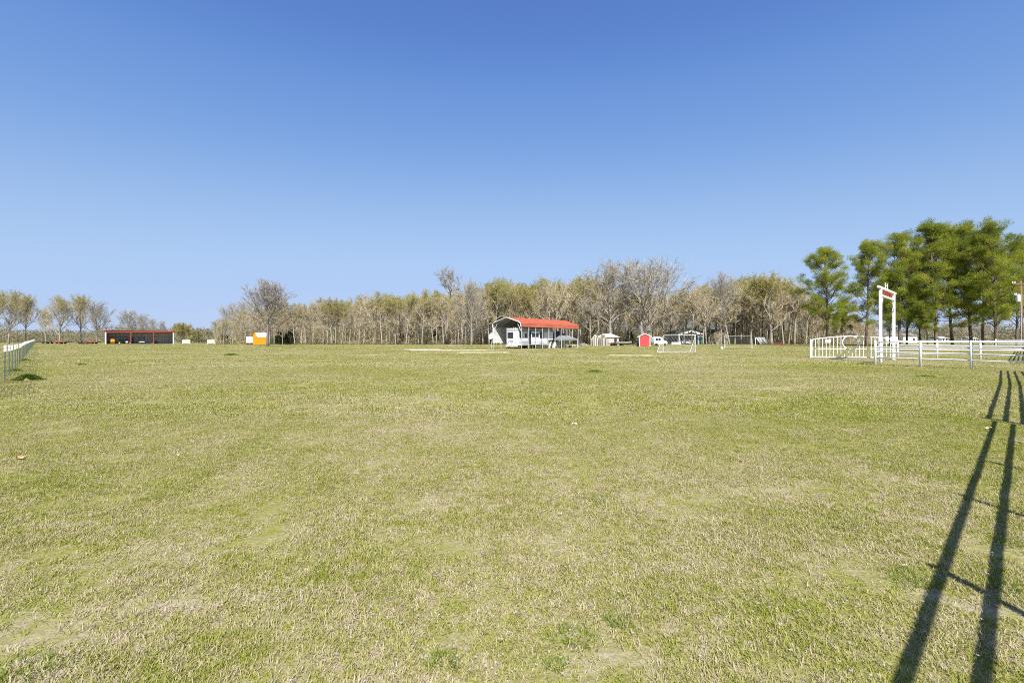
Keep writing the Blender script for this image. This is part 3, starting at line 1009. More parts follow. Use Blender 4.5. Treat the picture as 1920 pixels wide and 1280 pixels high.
# left wing from the road corner to the gate
w = [B2, gp(1821, 692)[:2], gp(1726, 687.6)[:2], gp(1641, 684.5)[:2]]
pipe_fence(w, RAILS, 'white four rail pipe fence curving in toward the entrance arch')
RD = (0.748, 0.664)
pipe_fence([gp(1641, 684.5)[:2], lerp2(gp(1641, 684.5)[:2], gp(1651, 680)[:2], .93)], RAILS, 'short white pipe panel joining the curved fence to the left arch post', posts=[lerp2(gp(1641, 684.5)[:2], gp(1651, 680)[:2], .93)])
C1 = (B2[0] + RD[0] * 16.6, B2[1] + RD[1] * 16.6)
w2 = [gp(1683, 674)[:2], gp(1757, 675)[:2], gp(1838, 677)[:2], C1]
pipe_fence(w2, RAILS, 'farther white pipe fence behind the first, from the right arch post')
C2 = (C1[0] + RD[0] * 34, C1[1] + RD[1] * 34)
pipe_fence([C1, C2], RAILS, 'white pipe fence leading off beyond the right edge', posts=along(C1, C2, 2.6)[1:])
f1 = at(1867, 66); f2 = at(1990, 62)
pipe_fence([f1[:2], f2[:2]], [1.45, 1.14, .82, .48], 'distant white pipe fence behind the two near fences', posts=along(f1[:2], f2[:2], 3.2))

# ------------------------------------------------------------------ entrance arch
def arch():
    a = gp(1651, 680); b = gp(1676, 675)
    L = (b - a).length; rz = math.atan2(b.y - a.y, b.x - a.x)
    rt = empty('entrance_arch', a, rz, 'tall white steel ranch entrance arch with red letters between its beams', 'entrance arch')
    Ht = hz(541, a.y) - a.z
    for x, dz in ((0, 0), (L, b.z - a.z)):
        MB().box(x - .085, x + .085, -.085, .085, -.3, Ht - .001).build('post', M['pipe'], rt, bevel=.015)
    e = .85
    mb = MB().box(-e * 1.0, L + e * .8, -.07, .07, Ht, Ht + .15); mb.build('top_beam', M['pipe'], rt, bevel=.015)
    MB().box(.112, L - .112, -.07, .07, Ht - .52, Ht - .40).build('lower_beam', M['pipe'], rt, bevel=.012)
    for x0, x1 in ((.1, .9), (L - .1, L - .9)):
        MB().bar((x0, 0, Ht - 1.35), (x1, 0, Ht - .53), .05, .05).build('brace', M['pipe'], rt)
    # red script letters: bent strips, unreadable at this distance
    rr = random.Random(4)
    glyphs = ['C', 'R', 'o', 'S', 'S', 'R']
    x = .55
    z0 = Ht - .36
    H = .30
    def G(pl, x):
        m = MB()
        m.tube([(x + u * .55, 0, z0 + v * H) for u, v in pl], .02, 6)
        m.build('letter', M['letter'], rt, True)
    C = [(.95, .8), (.5, 1), (.1, .75), (.1, .25), (.5, 0), (.95, .2)]
    Rr = [(.1, 0), (.1, 1), (.75, .95), (.85, .7), (.2, .5), (.9, 0)]
    Oo = [(.5, .9), (.1, .6), (.1, .2), (.5, 0), (.9, .25), (.9, .65), (.5, .9)]
    Sx = [(.9, .85), (.4, 1), (.1, .75), (.85, .35), (.6, 0), (.1, .12)]
    for g in (C, Rr, Oo, Sx, Sx, Rr):
        G(g, x); x += .74
    # bracket with brand mark on top
    m = MB()
    cx = L * .42
    for dx in (-.42, .42):
        m.bar((cx + dx, 0, Ht + .151), (cx + dx, 0, Ht + .55), .05)
    m.bar((cx - .39, 0, Ht + .36), (cx + .39, 0, Ht + .36), .045)
    m.build('brand_mark', M['pipe'], rt)
    return rt
M['letter'] = mat('red_letter_paint', srgb(190, 62, 62), .5, .1, 4)
arch()

# ------------------------------------------------------------------ white gate
def gate():
    a = at(1522, 39.0); b = at(1677, 37.2)
    L = (b - a).length; rz = math.atan2(b.y - a.y, b.x - a.x)
    rt = empty('ranch_gate', a, rz, 'white barred ranch gate with arched top and wheel ring standing open', 'gate')
    def top(x):
        u = x / L
        return 1.56 + .30 * math.sin(math.pi * min(max(u, 0), 1)) ** .8
    zb, zm = .10, .80
    fr = MB()
    fr.bar((0, 0, zb - .05), (0, 0, 1.58), .07)
    fr.bar((L, 0, zb - .05), (L, 0, 1.58), .07)
    fr.bar((.037, 0, zb), (L - .037, 0, zb), .07)
    n = 16
    for i in range(n):
        x0 = .037 + (L - .074) * i / n; x1 = .037 + (L - .074) * (i + 1) / n
        fr.bar((x0, 0, top(x0)), (x1, 0, top(x1)), .06)
    fr.build('frame', M['pipe'], rt)
    rc = L * .478; rr = .56; rzc = 1.33
    mr = MB()
    mr.bar((.037, 0, zm), (rc - .28, 0, zm), .05); mr.bar((rc + .28, 0, zm), (L - .037, 0, zm), .05)
    mr.build('middle_rail', M['pipe'], rt)
    nb = 22
    for i in range(1, nb):
        x = L * i / nb
        m = MB()
        if abs(x - rc) < rr:
            m.bar((x, 0, zb + .036), (x, 0, rzc - math.sqrt(rr * rr - (x - rc) ** 2) - .03), .035)
            zt = rzc + math.sqrt(rr * rr - (x - rc) ** 2) + .03
            if zt < top(x) - .05: m.bar((x, 0, zt), (x, 0, top(x) - .03), .035)
        else:
            m.bar((x, .0, zb + .036), (x, .0, top(x) - .028), .035)
        m.build('bar', M['pipe'], rt)
    m = MB()
    m.tube([(rc + math.cos(2 * math.pi * k / 28) * rr, 0, rzc + math.sin(2 * math.pi * k / 28) * rr) for k in range(29)], .045, 6, False)
    m.build('ring', M['pipe'], rt, True)
    MB().box(L * .168, L * .235, -.05, -.036, 1.30, 1.58).build('sign_plate', M['white'], rt)
    m = MB(); m.tube([(.12, -.05, .8), (.3, -.09, .86), (.42, -.06, .74)], .018, 6); m.build('latch_chain', M['dark'], rt)
    MB().bar((-.09, 0, -.1), (-.09, 0, 1.62), .1).build('latch_post', M['pipe'], rt)
gate()

# ------------------------------------------------------------------ left wire fence
def wire_fence():
    n = 53; Y0 = 12.0
    x0 = -20 - 1.04 * (Y0 - 18)
    rt = empty('wire_fence', (x0, Y0, gz(Y0)), 0, 'long field wire fence on green steel posts with white tips', 'fence')
    def P(s, z):
        y = Y0 + s * 2.6; x = -20 - 1.04 * (y - 18)
        return (x - x0, y - Y0, gz(y) - gz(Y0) + z)
    post = MB()
    post.box(-.022, .022, -.003, .003, -.3, 1.10); post.box(-.004, .004, .003, .035, -.3, 1.10)
    pm = post.mesh('post', M['tpost'])
    tip = MB(); tip.box(-.035, .035, -.02, .03, 1.09, 1.21); tip.box(-.035, .035, -.02, .03, 1.225, 1.34)
    tm = tip.mesh('tip', M['white'])
    rr = random.Random(8)
    for i in range(n):
        o = link('post', pm, rt); o.location = P(i, rr.uniform(-.02, .02))
        o.rotation_euler = (rr.uniform(-.02, .02), rr.uniform(-.02, .02), .75)
        link('tip', tm, o)
    for k, z in enumerate([.08, .24, .40, .56, .74, .92, 1.08, 1.22]):
        mb = MB()
        pts = []
        for i in range(n):
            pts.append(P(i, z)); 
            if i < n - 1: 
                q = P(i + .5, z - .008); pts.append(q)
        mb.tube(pts, .0055, 3, False)
        mb.build('wire', M['wire'], rt)
    mb = MB()
    for j in range(int((n - 1) * 3.75 / .16)):
        s = j * .16 / 3.75
        if s > 26: break
        a = P(s, .05); b = P(s, 1.08)
        mb.face([(a[0] - .005, a[1] + .005, a[2]), (a[0] + .005, a[1] - .005, a[2]), (b[0] + .005, b[1] - .005, b[2]), (b[0] - .005, b[1] + .005, b[2])])
    tag(mb.build('wire_stays', M['wire'], rt), kind='stuff')
wire_fence()

# ------------------------------------------------------------------ carport
FR = at(978, 69.7)
D = Vector((.673, .739, 0)); RZ = math.atan2(-.673, .739)
Wc, Lc = 5.97, 15.3
XR = Vector((.739, -.673, 0))
CP = FR - XR * (Wc / 2); CP.z = gz(FR.y) - .02
def carport():
    rt = empty('carport', CP, RZ, 'tall metal carport with rounded red roof sheltering a white camper', 'carport')
    he, hp = 3.75, 4.95
    hw = Wc / 2
    nleg = 10
    def leg(x, y, gh):
        m = MB().bar((x, y, -.3), (x, y, he - .02), .07, .07); m.build('leg', M['galv'], rt)
    for i in range(nleg):
        y = Lc * i / (nleg - 1)
        leg(hw, y, 0); leg(-hw, y, 0)
        m = MB()
        pl = [(-hw, he - .25), (-hw + .12, he + .18), (-hw + .5, he + .42), (0, hp), (hw - .5, he + .42), (hw - .12, he + .18), (hw, he - .25)]
        m.tube([(x, y, z - .06) for x, z in pl], .032, 5)
        m.build('rafter', M['galv'], rt)
    # roof sheets, ribbed, lapped along the length (ribs run along the length)
    outer = [(-hw - .06, he - .30), (-hw + .04, he + .22), (-hw + .45, he + .50), (0, hp + .04), (hw - .45, he + .50), (hw - .04, he + .22), (hw + .06, he - .30)]
    segs = []
    for a, b in zip(outer, outer[1:]):
        l = math.hypot(b[0] - a[0], b[1] - a[1]); k = max(1, round(l / .9))
        for j in range(k):
            segs.append(((a[0] + (b[0] - a[0]) * j / k, a[1] + (b[1] - a[1]) * j / k), (a[0] + (b[0] - a[0]) * (j + 1) / k, a[1] + (b[1] - a[1]) * (j + 1) / k)))
    for a, b in segs:
        m = MB()
        dx, dz = b[0] - a[0], b[1] - a[1]; l = math.hypot(dx, dz); nx, nz = -dz / l, dx / l
        if nz < 0 and abs(nz) > .2: nx, nz = -nx, -nz
        if abs(nz) <= .35: nx, nz = (1 if a[0] > 0 else -1) * abs(nx), abs(nz)
        m.prism([(a[0], a[1]), (b[0], b[1]), (b[0] + nx * .02, b[1] + nz * .02), (a[0] + nx * .02, a[1] + nz * .02)], -.25, Lc + .25)
        for u in (.06, .36, .66, .96):
            c = (a[0] + dx * u + nx * .03, a[1] + dz * u + nz * .03)
            m.box(c[0] - .025, c[0] + .025, -.25, Lc + .25, c[1] - .02, c[1] + .02)
        m.build('roof_panel', M['red_roof'], rt)
    # white trim along the front edge
    m = MB()
    m.tube([(x * 1.01, -.28, z + .02) for x, z in outer], .06, 6, True)
    m.build('gable_trim', M['white'], rt)
    # underside lining
    m = MB()
    for (a, b) in zip(outer, outer[1:]):
        q = lambda p: (p[0] * .985, p[1] - (.03 if abs(p[0]) < hw - .2 else .0))
        a2, b2 = q(a), q(b)
        m.face([(a2[0], -.2, a2[1]), (b2[0], -.2, b2[1]), (b2[0], Lc + .2, b2[1]), (a2[0], Lc + .2, a2[1])])
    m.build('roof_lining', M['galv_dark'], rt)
    # left wall sheets, upper two thirds
    z = he - .32; k = 0
    while k < 4:
        m = MB().box(-hw - .075, -hw - .05, -.2, Lc + .2, z - .62, z - .012)
        for q in (.12, .3, .48): m.box(-hw - .048, -hw - .03, -.2, Lc + .2, z - q - .02, z - q + .02)
        m.build('wall_panel', M['white2'], rt)
        z -= .62; k += 1
    for y, zz, s in ((8.2, 3.1, .35), (12.2, 2.5, .7), (9.5, 2.35, .25)):
        MB().box(-hw + .01, -hw + .06, y - s / 2, y + s / 2, zz - s / 2, zz + s / 2).build('dark_plate', M['dark'], rt)
    m = MB(); m.bar((hw - .1, -.05, he - .9), (hw - .8, -.05, he + .25), .05); m.build('brace', M['white'], rt)
    m = MB(); m.bar((-hw + .1, -.05, he - .9), (-hw + .8, -.05, he + .25), .05); m.build('brace', M['white'], rt)
carport()

# ------------------------------------------------------------------ camper trailer
def wheel(parent, x, y, z, r, w=.2):
    """axis along local x"""
    Mx = Matrix.Rotation(math.pi / 2, 4, 'Y')
    ty = MB().lathe([(r * .55, -w / 2), (r * .93, -w / 2), (r, -w / 3), (r, w / 3), (r * .93, w / 2), (r * .55, w / 2)], (x, y, z), 20, Mx).build('tyre', M['tyre'], parent, True)
    MB().lathe([(r * .1, -w * .52), (r * .5, -w * .52), (r * .54, -w * .3), (r * .54, w * .3), (r * .5, w * .52), (r * .1, w * .52)], (x, y, z), 14, Mx).build('hub', M['white2'], ty, True)
def camper():
    o = CP + XR * .72 + D * .35
    rt = empty('camper_trailer', o, RZ, 'white camper trailer with grey trim and rear window parked under the carport', 'camper')
    w = 1.22; L = 7.5; z0, z1 = .56, 3.22
    sec = [(-w, z0), (w, z0), (w, z1 - .08), (w - .1, z1), (-w + .1, z1), (-w, z1 - .08)]
    m = MB().prism(sec, 0, L)
    # raised nose over the hitch
    m.prism([(-w, 1.45), (w, 1.45), (w, z1 - .35), (w - .3, z1 - .12), (-w + .3, z1 - .12), (-w, z1 - .35)], L + .002, L + 1.5)
    m.build('body', M['white'], rt, bevel=.06)
    MB().box(-w - .02, w + .02, -.03, L + .02, z1 + .002, z1 + .06).build('roof', M['white2'], rt, bevel=.02)
    MB().box(-.38, .38, 2.0, 2.9, z1 + .062, z1 + .36).build('air_conditioner', M['white2'], rt, bevel=.06)
    MB().box(-w + .02, w - .02, -.045, -.002, z1 - .32, z1 - .1).build('rear_cap_band', M['grey'], rt)
    # rear window
    f = MB().box(-.98, .22, -.05, -.003, 1.72, 2.66).build('window', M['dark'], rt)
    MB().box(-.93, .17, -.062, -.052, 1.77, 2.61).build('pane', M['glass'], f)
    MB().box(-.385, -.375, -.068, -.063, 1.77, 2.61).build('mullion', M['dark'], f)
    # ladder
    m = MB()
    for x in (.42, .82): m.tube([(x, -.12, 1.0), (x, -.12, z1 + .2), (x, .3, z1 + .2)], .02, 6)
    for k in range(7): m.tube([(.42, -.12, 1.15 + k * .33), (.82, -.12, 1.15 + k * .33)], .016, 6)
    m.build('ladder', M['white2'], rt)
    # lettering on the rear: short dark strokes and fir-tree marks
    m = MB()
    rr = random.Random(2)
    for row, (xa, xb, zc, hh) in enumerate([(-.62, .12, 1.27, .13), (-.52, .34, 1.12, .10)]):
        x = xa
        while x < xb:
            m.box(x, x + .05, -.012, -.004, zc - hh / 2 + rr.uniform(0, .02), zc + hh / 2 + rr.uniform(-.02, .04))
            m.box(x + .052, x + .085, -.011, -.003, zc - hh / 2, zc - hh / 2 + .035)
            x += .1
    m.build('lettering', M['dark'], rt)
    for x, z, s in ((-.82, 1.08, .2), (-.12, .78, .16)):
        m = MB()
        m.prism([(x - s * .5, z), (x + s * .5, z), (x, z + s * .8)], -.012, -.004)
        m.prism([(x - s * .36, z + s * .5), (x + s * .36, z + s * .5), (x, z + s * 1.3)], -.016, -.0125)
        m.build('tree_mark', M['dark'], rt)
    for x in (-1.02, 1.02):
        MB().box(x - .09, x + .09, -.035, -.003, .82, .96).build('tail_light', M['red'], rt)
    MB().box(-w, w, -.16, -.05, .48, .6).build('bumper', M['white2'], rt)
    # right side
    s = w + .003
    MB().box(s, s + .012, .1, L - .1, z1 - .5, z1 - .12).build('side_band', M['grey'], rt)
    MB().box(s, s + .012, .1, L - .5, .98, 1.12).build('side_stripe', M['grey'], rt)
    for y0, y1, za, zb in ((.35, .75, 1.75, 2.72), (1.6, 2.1, 1.85, 2.5), (5.3, 6.3, 1.75, 2.75)):
        f = MB().box(s, s + .03, y0, y1, za, zb).build('window', M['dark'], rt)
        MB().box(s + .031, s + .038, y0 + .05, y1 - .05, za + .05, zb - .05).build('pane', M['glass'], f)
    # slide-out
    so_ = MB().box(s, s + .4, 2.65, 4.9, .75, z1 - .42).build('slide_out', M['white'], rt, bevel=.03)
    f = MB().box(s + .401, s + .42, 2.9, 4.6, 1.9, 2.5).build('slide_window', M['glass'], so_)
    MB().box(s + .401, s + .412, 2.7, 4.85, .98, 1.12).build('side_stripe', M['grey'], so_)
    for yy in (2.64, 4.9): MB().box(s + .002, s + .41, yy, yy + .03, .76, z1 - .43).build('seal', M['dark'], so_)
    MB().box(s, s + .012, 5.0, L - .2, .62, .9).build('wheel_skirt', M['grey'], rt)
    MB().box(s + .013, s + .02, 1.0, 2.3, .66, 1.3).build('storage_hatch', M['grey'], rt)
    MB().box(s, s + .03, 6.5, 7.15, .8, 2.75).build('door', M['white2'], rt)
    # under-frame and wheels
    MB().box(-.9, .9, .2, L + 1.2, .42, .6).build('chassis', M['dark'], rt)
    for y in (3.6, 4.45):
        for x in (-1.08, 1.08):
            wheel(rt, x, y, .33, .35)
    for x in (-.95, .95):
        MB().bar((x, .4, -.05), (x, .4, .42), .06).build('jack', M['dark'], rt)
    MB().bar((0, L + 1.2, .5), (0, L + 2.0, .5), .12).build('hitch', M['dark'], rt)
camper()

def canopy():
    o = CP + D * 11.9 + XR * 1.1; o.z = gz(o.y)
    rt = empty('canvas_canopy', o, RZ, 'sagging grey canvas canopy at the far end under the carport', 'canopy')
    rt.scale = (1.15, 1.15, 1.1)
    m = MB()
    P4 = [(-1.7, -1.9, 1.75), (2.0, -1.9, 1.35), (2.0, 2.2, 1.45), (-1.7, 2.2, 1.8)]
    ap = (.1, 0, 2.75)
    rr = random.Random(3)
    for i in range(4):
        a = Vector(P4[i]); b = Vector(P4[(i + 1) % 4]); c = Vector(ap)
        n = 5
        for u in range(n):
            for v in range(n - u):
                def q(u_, v_):
                    p = a * (1 - u_ / n - v_ / n) + b * (u_ / n) + c * (v_ / n)
                    k = (1 - u_ / n - v_ / n) * (u_ / n) + (v_ / n) * (1 - v_ / n)
                    return p - Vector((0, 0, k * .35))
                m.face([q(u, v), q(u + 1, v), q(u, v + 1)])
                if v < n - u - 1: m.face([q(u + 1, v), q(u + 1, v + 1), q(u, v + 1)])
        m.face([a, b, b - Vector((0, 0, .25)), a - Vector((0, 0, .25))])
    m.build('canvas', M['canvas'], rt)
    for p in P4:
        MB().bar((p[0], p[1], -.1), p, .05).build('pole', M['white2'], rt)
canopy()
for i, (dx, dy, c, lb) in enumerate([(1.6, 8.6, 'mint', 'pale mint folding lounger leaning upright behind the camper'), (1.9, 9.6, 'white', 'white folding lounger leaning upright under the grey canopy'),
                     (2.1, 10.6, 'mint', 'second pale mint lounger under the grey canopy'), (2.2, 11.5, 'white', 'white lounger at the far end of the leaning row')]):
    o = CP + D * dy + XR * dx; o.z = gz(o.y)
    rt = empty('folding_lounger', o, RZ + .2 * i, lb, 'lounger', 'loungers leaning under the canopy')
    m = MB(); m.bar((-.28, 0, .0), (-.28, .5, 1.25), .04); m.bar((.28, 0, 0), (.28, .5, 1.25), .04); m.bar((-.26, .48, 1.2), (.26, .48, 1.2), .04); m.build('frame', M['greenp'], rt)
    for k in range(6):
        z = .12 + k * .19
        MB().bar((-.26, z * .4 - .03, z), (.26, z * .4 - .03, z), .17, .02, up=(0, -.9, .4)).build('slat', M[c], rt)
def firewood(px, py, lb, n=16, s=1.0, m1='bark'):
    o = gp(px, py)
    rt = empty('log_pile', o, R.uniform(-.3, .3), lb, 'log pile')
    rr = random.Random(int(px))
    for i in range(n):
        x = rr.uniform(-1.6, 1.6) * s; z = abs(rr.gauss(.0, .35)) * s + .08; a = rr.uniform(0, 3.1); L = rr.uniform(.3, .8) * s
        z = max(.08, z * (1 - abs(x) / (2.2 * s)))
        MB().tube([(x - math.cos(a) * L, -math.sin(a) * L * .6, z), (x + math.cos(a) * L, math.sin(a) * L * .6, z + rr.uniform(-.05, .25))], [.09 * s, .06 * s], 6).build('log', M[m1], rt)
firewood(1062, 651, 'pile of short logs at the far end of the carport', 14, .8, 'tan')
firewood(1088, 649.5, 'low pile of dark branches right of the carport', 18, 1.0)
firewood(858, 650.2, 'small dark pile of branches left of the dish', 8, .8)

# satellite dish
def dish():
    o = gp(921.5, 655)
    rt = empty('satellite_dish', o, -.5, 'white satellite dish on a slim post left of the carport', 'satellite dish')
    rt.scale = (.86, .86, 1)
    MB().tube([(0, 0, -.2), (0, 0, 1.75)], .035, 8).build('post', M['galv'], rt)
    Mx = Matrix.Translation((0, -.05, 1.95)) @ Matrix.Rotation(math.radians(62), 4, 'X') @ Matrix.Scale(1.15, 4, (0, 1, 0))
    pr = [(.02, .0), (.2, .02), (.34, .055), (.44, .10), (.455, .10), (.35, .035), (.2, -.002), (.02, -.03)]
    MB().lathe(pr, (0, 0, 0), 22, Mx).build('reflector', M['white'], rt, True)
    MB().tube([(0, -.05, 1.6), (0, -.65, 1.75)], .015, 6).build('feed_arm', M['galv'], rt)
    MB().box(-.05, .05, -.72, -.62, 1.7, 1.82).build('feed_horn', M['dark'], rt)
dish()

def faced(px0, px1, pxc, Y, th):
    """centre and half widths of a front turned by th whose ends project to px0 and px1"""
    c = at(pxc, Y); ct, st = math.cos(th), math.sin(th)
    k1 = (px1 - 960) / F; k0 = (px0 - 960) / F
    hr = (k1 * Y - c.x) / (ct - k1 * st)
    hl = (c.x - k0 * Y) / (ct - k0 * st)
    mid = Vector((c.x + ct * (hr - hl) / 2, Y + st * (hr - hl) / 2, 0)); mid.z = gz(mid.y)
    return mid, (hr + hl) / 2
# ------------------------------------------------------------------ implement shed (left)
SHT = .66
def shed_at(px, depth):
    mid, hf = faced(196, 326.5, 261, 150.0, SHT)
    c, _ = faced(px - 1, px + 1, px, 150.0, 0)
    ct, st = math.cos(SHT), math.sin(SHT)
    k = (px - 960) / F
    o = mid + Vector((-st, ct, 0)) * depth
    s = (k * o.y - o.x) / (ct - k * st)
    p = o + Vector((ct, st, 0)) * s
    p.z = gz(p.y)
    return p
def implement_shed():
    Y = 150.0
    mid, hf = faced(196, 326.5, 261, Y, SHT)
    L = 2 * hf; Y = mid.y; z = gz(Y) - .02
    rt = empty('implement_shed', (mid.x, mid.y, z), SHT, 'long open fronted metal shed with red roof edge and three bays', 'shed')
    h = hz(621.0, Y) - z; hw = L / 2; dp = 6.5
    for x, c in ((-hw + .25, 'post'), (-hw + L * .36, 'post'), (-hw + L * .685, 'post'), (hw - .2, 'post')):
        MB().box(x - .16, x + .16, -.02, .2, -.2, h - .3).build('post', M['white' if abs(x) > hw - 1 else 'rust'], rt)
    MB().box(-hw, hw, -.1, -.022, h - .32, h + .16).build('fascia', M['red'], rt)
    m = MB().prism([(-.35, h + .17), (dp + .3, h - .55), (dp + .3, h - .49), (-.35, h + .23)], -hw - .2, hw + .2, axis='x')
    m.build('roof', M['red_roof'], rt)
    n = int(L / .9)
    for i in range(n):
        x0 = -hw + L * i / n; x1 = -hw + L * (i + 1) / n
        m = MB().box(x0, x1 - .015, dp, dp + .03, -.1, h - .58)
        m.box(x0 + .1, x0 + .16, dp - .02, dp, -.1, h - .58); m.box(x0 + .45, x0 + .51, dp - .02, dp, -.1, h - .58)
        m.build('wall_sheet', M['galv_pale'], rt)
    for zz in (.7, 1.5, 2.3):
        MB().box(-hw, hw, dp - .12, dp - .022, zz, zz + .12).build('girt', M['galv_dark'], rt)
    for s in (-1, 1):
        x = s * hw
        m = MB().prism([(.2, -.1), (dp, -.1), (dp, h - .6), (.2, h - .08)], x - .03, x + .03, axis='x')
        m.build('side_wall', M['red'], rt)
    for x in (-hw + L * .35, -hw + L * .675):
        MB().box(x - .12, x, dp - .3, dp - .13, -.1, h - .6).build('rear_post', M['rust'], rt)
implement_shed()
def baler():
    o = shed_at(210, 2.2)
    rt = empty('round_baler', o, SHT + .3, 'yellow rounded farm machine in the first bay of the shed', 'farm machine')
    Mx = Matrix.Rotation(math.pi / 2, 4, 'Y')
    MB().lathe([(.3, -.6), (.85, -.55), (.9, -.3), (.9, .3), (.85, .55), (.3, .6)], (0, 0, .98), 12, Mx).build('drum', M['yellow'], rt)
    MB().box(-.5, .5, .5, 1.6, .4, .9).build('hopper', M['yellow'], rt, bevel=.05)
    for x in (-.75, .75): wheel(rt, x, .1, .35, .38)
baler()
def tractor():
    o = shed_at(233, 2.6)
    rt = empty('farm_tractor', o, SHT + math.pi / 2 + .2, 'dark green tractor with pale mower deck in the first bay', 'tractor')
    MB().box(-.35, .35, .1, 1.6, .7, 1.35).build('bonnet', M['greenp'], rt, bevel=.08)
    MB().box(-.5, .5, -1.0, .1, .6, 1.1).build('chassis', M['dark'], rt, bevel=.04)
    MB().box(-.3, .3, -.8, -.3, 1.1, 1.6).build('seat', M['dark'], rt, bevel=.05)
    m = MB()
    for x in (-.45, .45): m.bar((x, -.9, 1.0), (x, -.9, 2.15), .06)
    m.bar((-.45, -.9, 2.15), (.45, -.9, 2.15), .06); m.build('roll_bar', M['dark'], rt)
    MB().box(-.6, .6, -1.0, .4, 2.16, 2.24).build('canopy', M['greenp'], rt)
    for x in (-.68, .68):
        wheel(rt, x, -.55, .62, .65, .32); wheel(rt, x * .85, 1.3, .36, .38, .22)
    MB().box(-1.0, 1.0, -2.3, -1.2, .25, .5).build('mower_deck', M['tan'], rt, bevel=.04)
tractor()
def buggy():
    o = shed_at(266, 1.4)
    rt = empty('utility_buggy', o, SHT + 0.05, 'dark blue utility buggy with roof in the middle bay', 'buggy')
    MB().box(-.78, .78, .0, 2.7, .45, .95).build('body', M['blue'], rt, bevel=.1)
    MB().box(-.5, .5, -.04, -.002, .55, .85).build('grille', M['white2'], rt)
    m = MB()
    for x in (-.7, .7):
        m.bar((x, .8, .95), (x * .95, 1.0, 1.95), .05); m.bar((x, 2.2, .95), (x * .95, 2.0, 1.95), .05)
    m.build('cage', M['dark'], rt)
    MB().box(-1.0, 1.0, .8, 2.2, 1.95, 2.05).build('roof', M['blue'], rt, bevel=.03)
    MB().bar((-.62, .85, 1.0), (.62, .85, 1.0), .06, .1).build('dashboard', M['dark'], rt)
    for x in (-.82, .82):
        wheel(rt, x, .45, .35, .37, .25); wheel(rt, x, 2.25, .35, .37, .25)
    for x in (-.62, .62):
        MB().box(x - .12, x + .12, -.03, -.002, .62, .8).build('headlight', M['white'], rt)
buggy()
def mower():
    o = shed_at(291, 1.8)
    rt = empty('riding_mower', o, SHT + .4, 'small black riding mower in the right bay behind the post', 'mower')
    MB().box(-.35, .35, .1, 1.2, .35, .85).build('bonnet', M['dark'], rt, bevel=.08)
    MB().box(-.3, .3, -.5, 0, .5, .75).build('seat_base', M['dark'], rt)
    MB().box(-.28, .28, -.55, -.4, .75, 1.15).build('seat', M['tyre'], rt, bevel=.04)
    MB().box(-.6, .6, .0, .7, .12, .3).build('mower_deck', M['dark'], rt, bevel=.04)
    MB().tube([(0, .1, .85), (0, -.05, 1.15)], .025, 6).build('steering_column', M['dark'], rt)
    for x in (-.45, .45): wheel(rt, x, -.3, .25, .27, .2); wheel(rt, x, 1.0, .2, .2, .14)
mower()
def barrel():
    o = shed_at(247.5, 1.0)
    rt = MB().lathe([(.26, 0), (.3, .04), (.3, .4), (.32, .43), (.3, .46), (.3, 1.15), (.26, 1.2)], (0, 0, 0), 16).build('steel_drum', M['dark'], None, True)
    rt.location = o; rt.scale = (1.5, 1.5, 1.7)
    tag(rt, 'dark upright steel drum beside the second shed post', 'drum')
barrel()

def flatbed(px0, px1, Y, color, lb, hgt=.75, rail=False):
    a = at(px0, Y); b = at(px1, Y)
    L = b.x - a.x
    rt = empty('farm_implement', ((a.x + b.x) / 2, Y, gz(Y)), 0, lb, 'farm implement')
    m = MB().bar((-L / 2, -.7, hgt), (L / 2, -.7, hgt), .12, .16); m.bar((-L / 2, .7, hgt), (L / 2, .7, hgt), .12, .16)
    for k in range(6):
        x = -L / 2 + L * k / 5; m.bar((x, -.64, hgt), (x, .64, hgt), .1, .1)
    m.build('frame', M[color], rt)
    MB().box(-L / 2, L / 2, -.7, .7, hgt + .085, hgt + .13).build('deck', M[color], rt)
    for x in (-L * .12, L * .12):
        for y in (-.86, .86):
            Mx = Matrix.Rotation(math.pi / 2, 4, 'X')
            MB().lathe([(.1, -.1), (.36, -.1), (.38, 0), (.36, .1), (.1, .1)], (x, y, .36), 16, Mx).build('wheel', M['tyre'], rt, True)
    if rail:
        MB().box(-L * .3, L * .25, -.72, -.66, hgt + .13, hgt + .38).build('side_board', M['red'], rt)
    return rt
flatbed(74, 104, 158, 'dark', 'low dark flat trailer left of the rusty red implements', .6)
flatbed(102, 127, 152, 'rust', 'rusty red implement frame under the round crowned oak', .65, True)
flatbed(146, 166, 148, 'rust', 'bright red low harrow left of the shed', .35)
flatbed(160, 186, 154, 'rust', 'brown red flatbed trailer just left of the implement shed', .6, True)
flatbed(1141, 1160, 104, 'rust', 'low rusty red trailer in front of the tan shed', .5)

# mini goals
def mini_goal(px, Y, wpx, label, postpx):
    o = at(px, Y)
    rt = empty('mini_goal', o, .0, label, 'football goal', 'pale mini goals at the far side of the field')
    w = wpx * Y / F / 2; h = 1.35
    m = MB()
    for z in (0.45, h): m.bar((-w, 0, z), (w, 0, z), .08, .1)
    for x in (-w, w): m.bar((x, 0, .45 if x * postpx < 0 else -.1), (x, 0, h), .1)
    m.build('frame', M['white2'], rt)
    for k in range(9):
        z = .5 + k * .095
        MB().box(-w + .04, w - .04, .0, .02, z, z + .075).build('slat', M['tan'] if k % 2 else M['white2'], rt)
    MB().bar((-postpx * w, .0, -.1), (-postpx * w, 0, .45), .1).build('post', M['white2'], rt)
mini_goal(349.5, 140, 14, 'pale slatted panel on a post right of the olive tree', -1)
mini_goal(395.5, 138, 13, 'pale slatted panel with its post at the left end', 1)

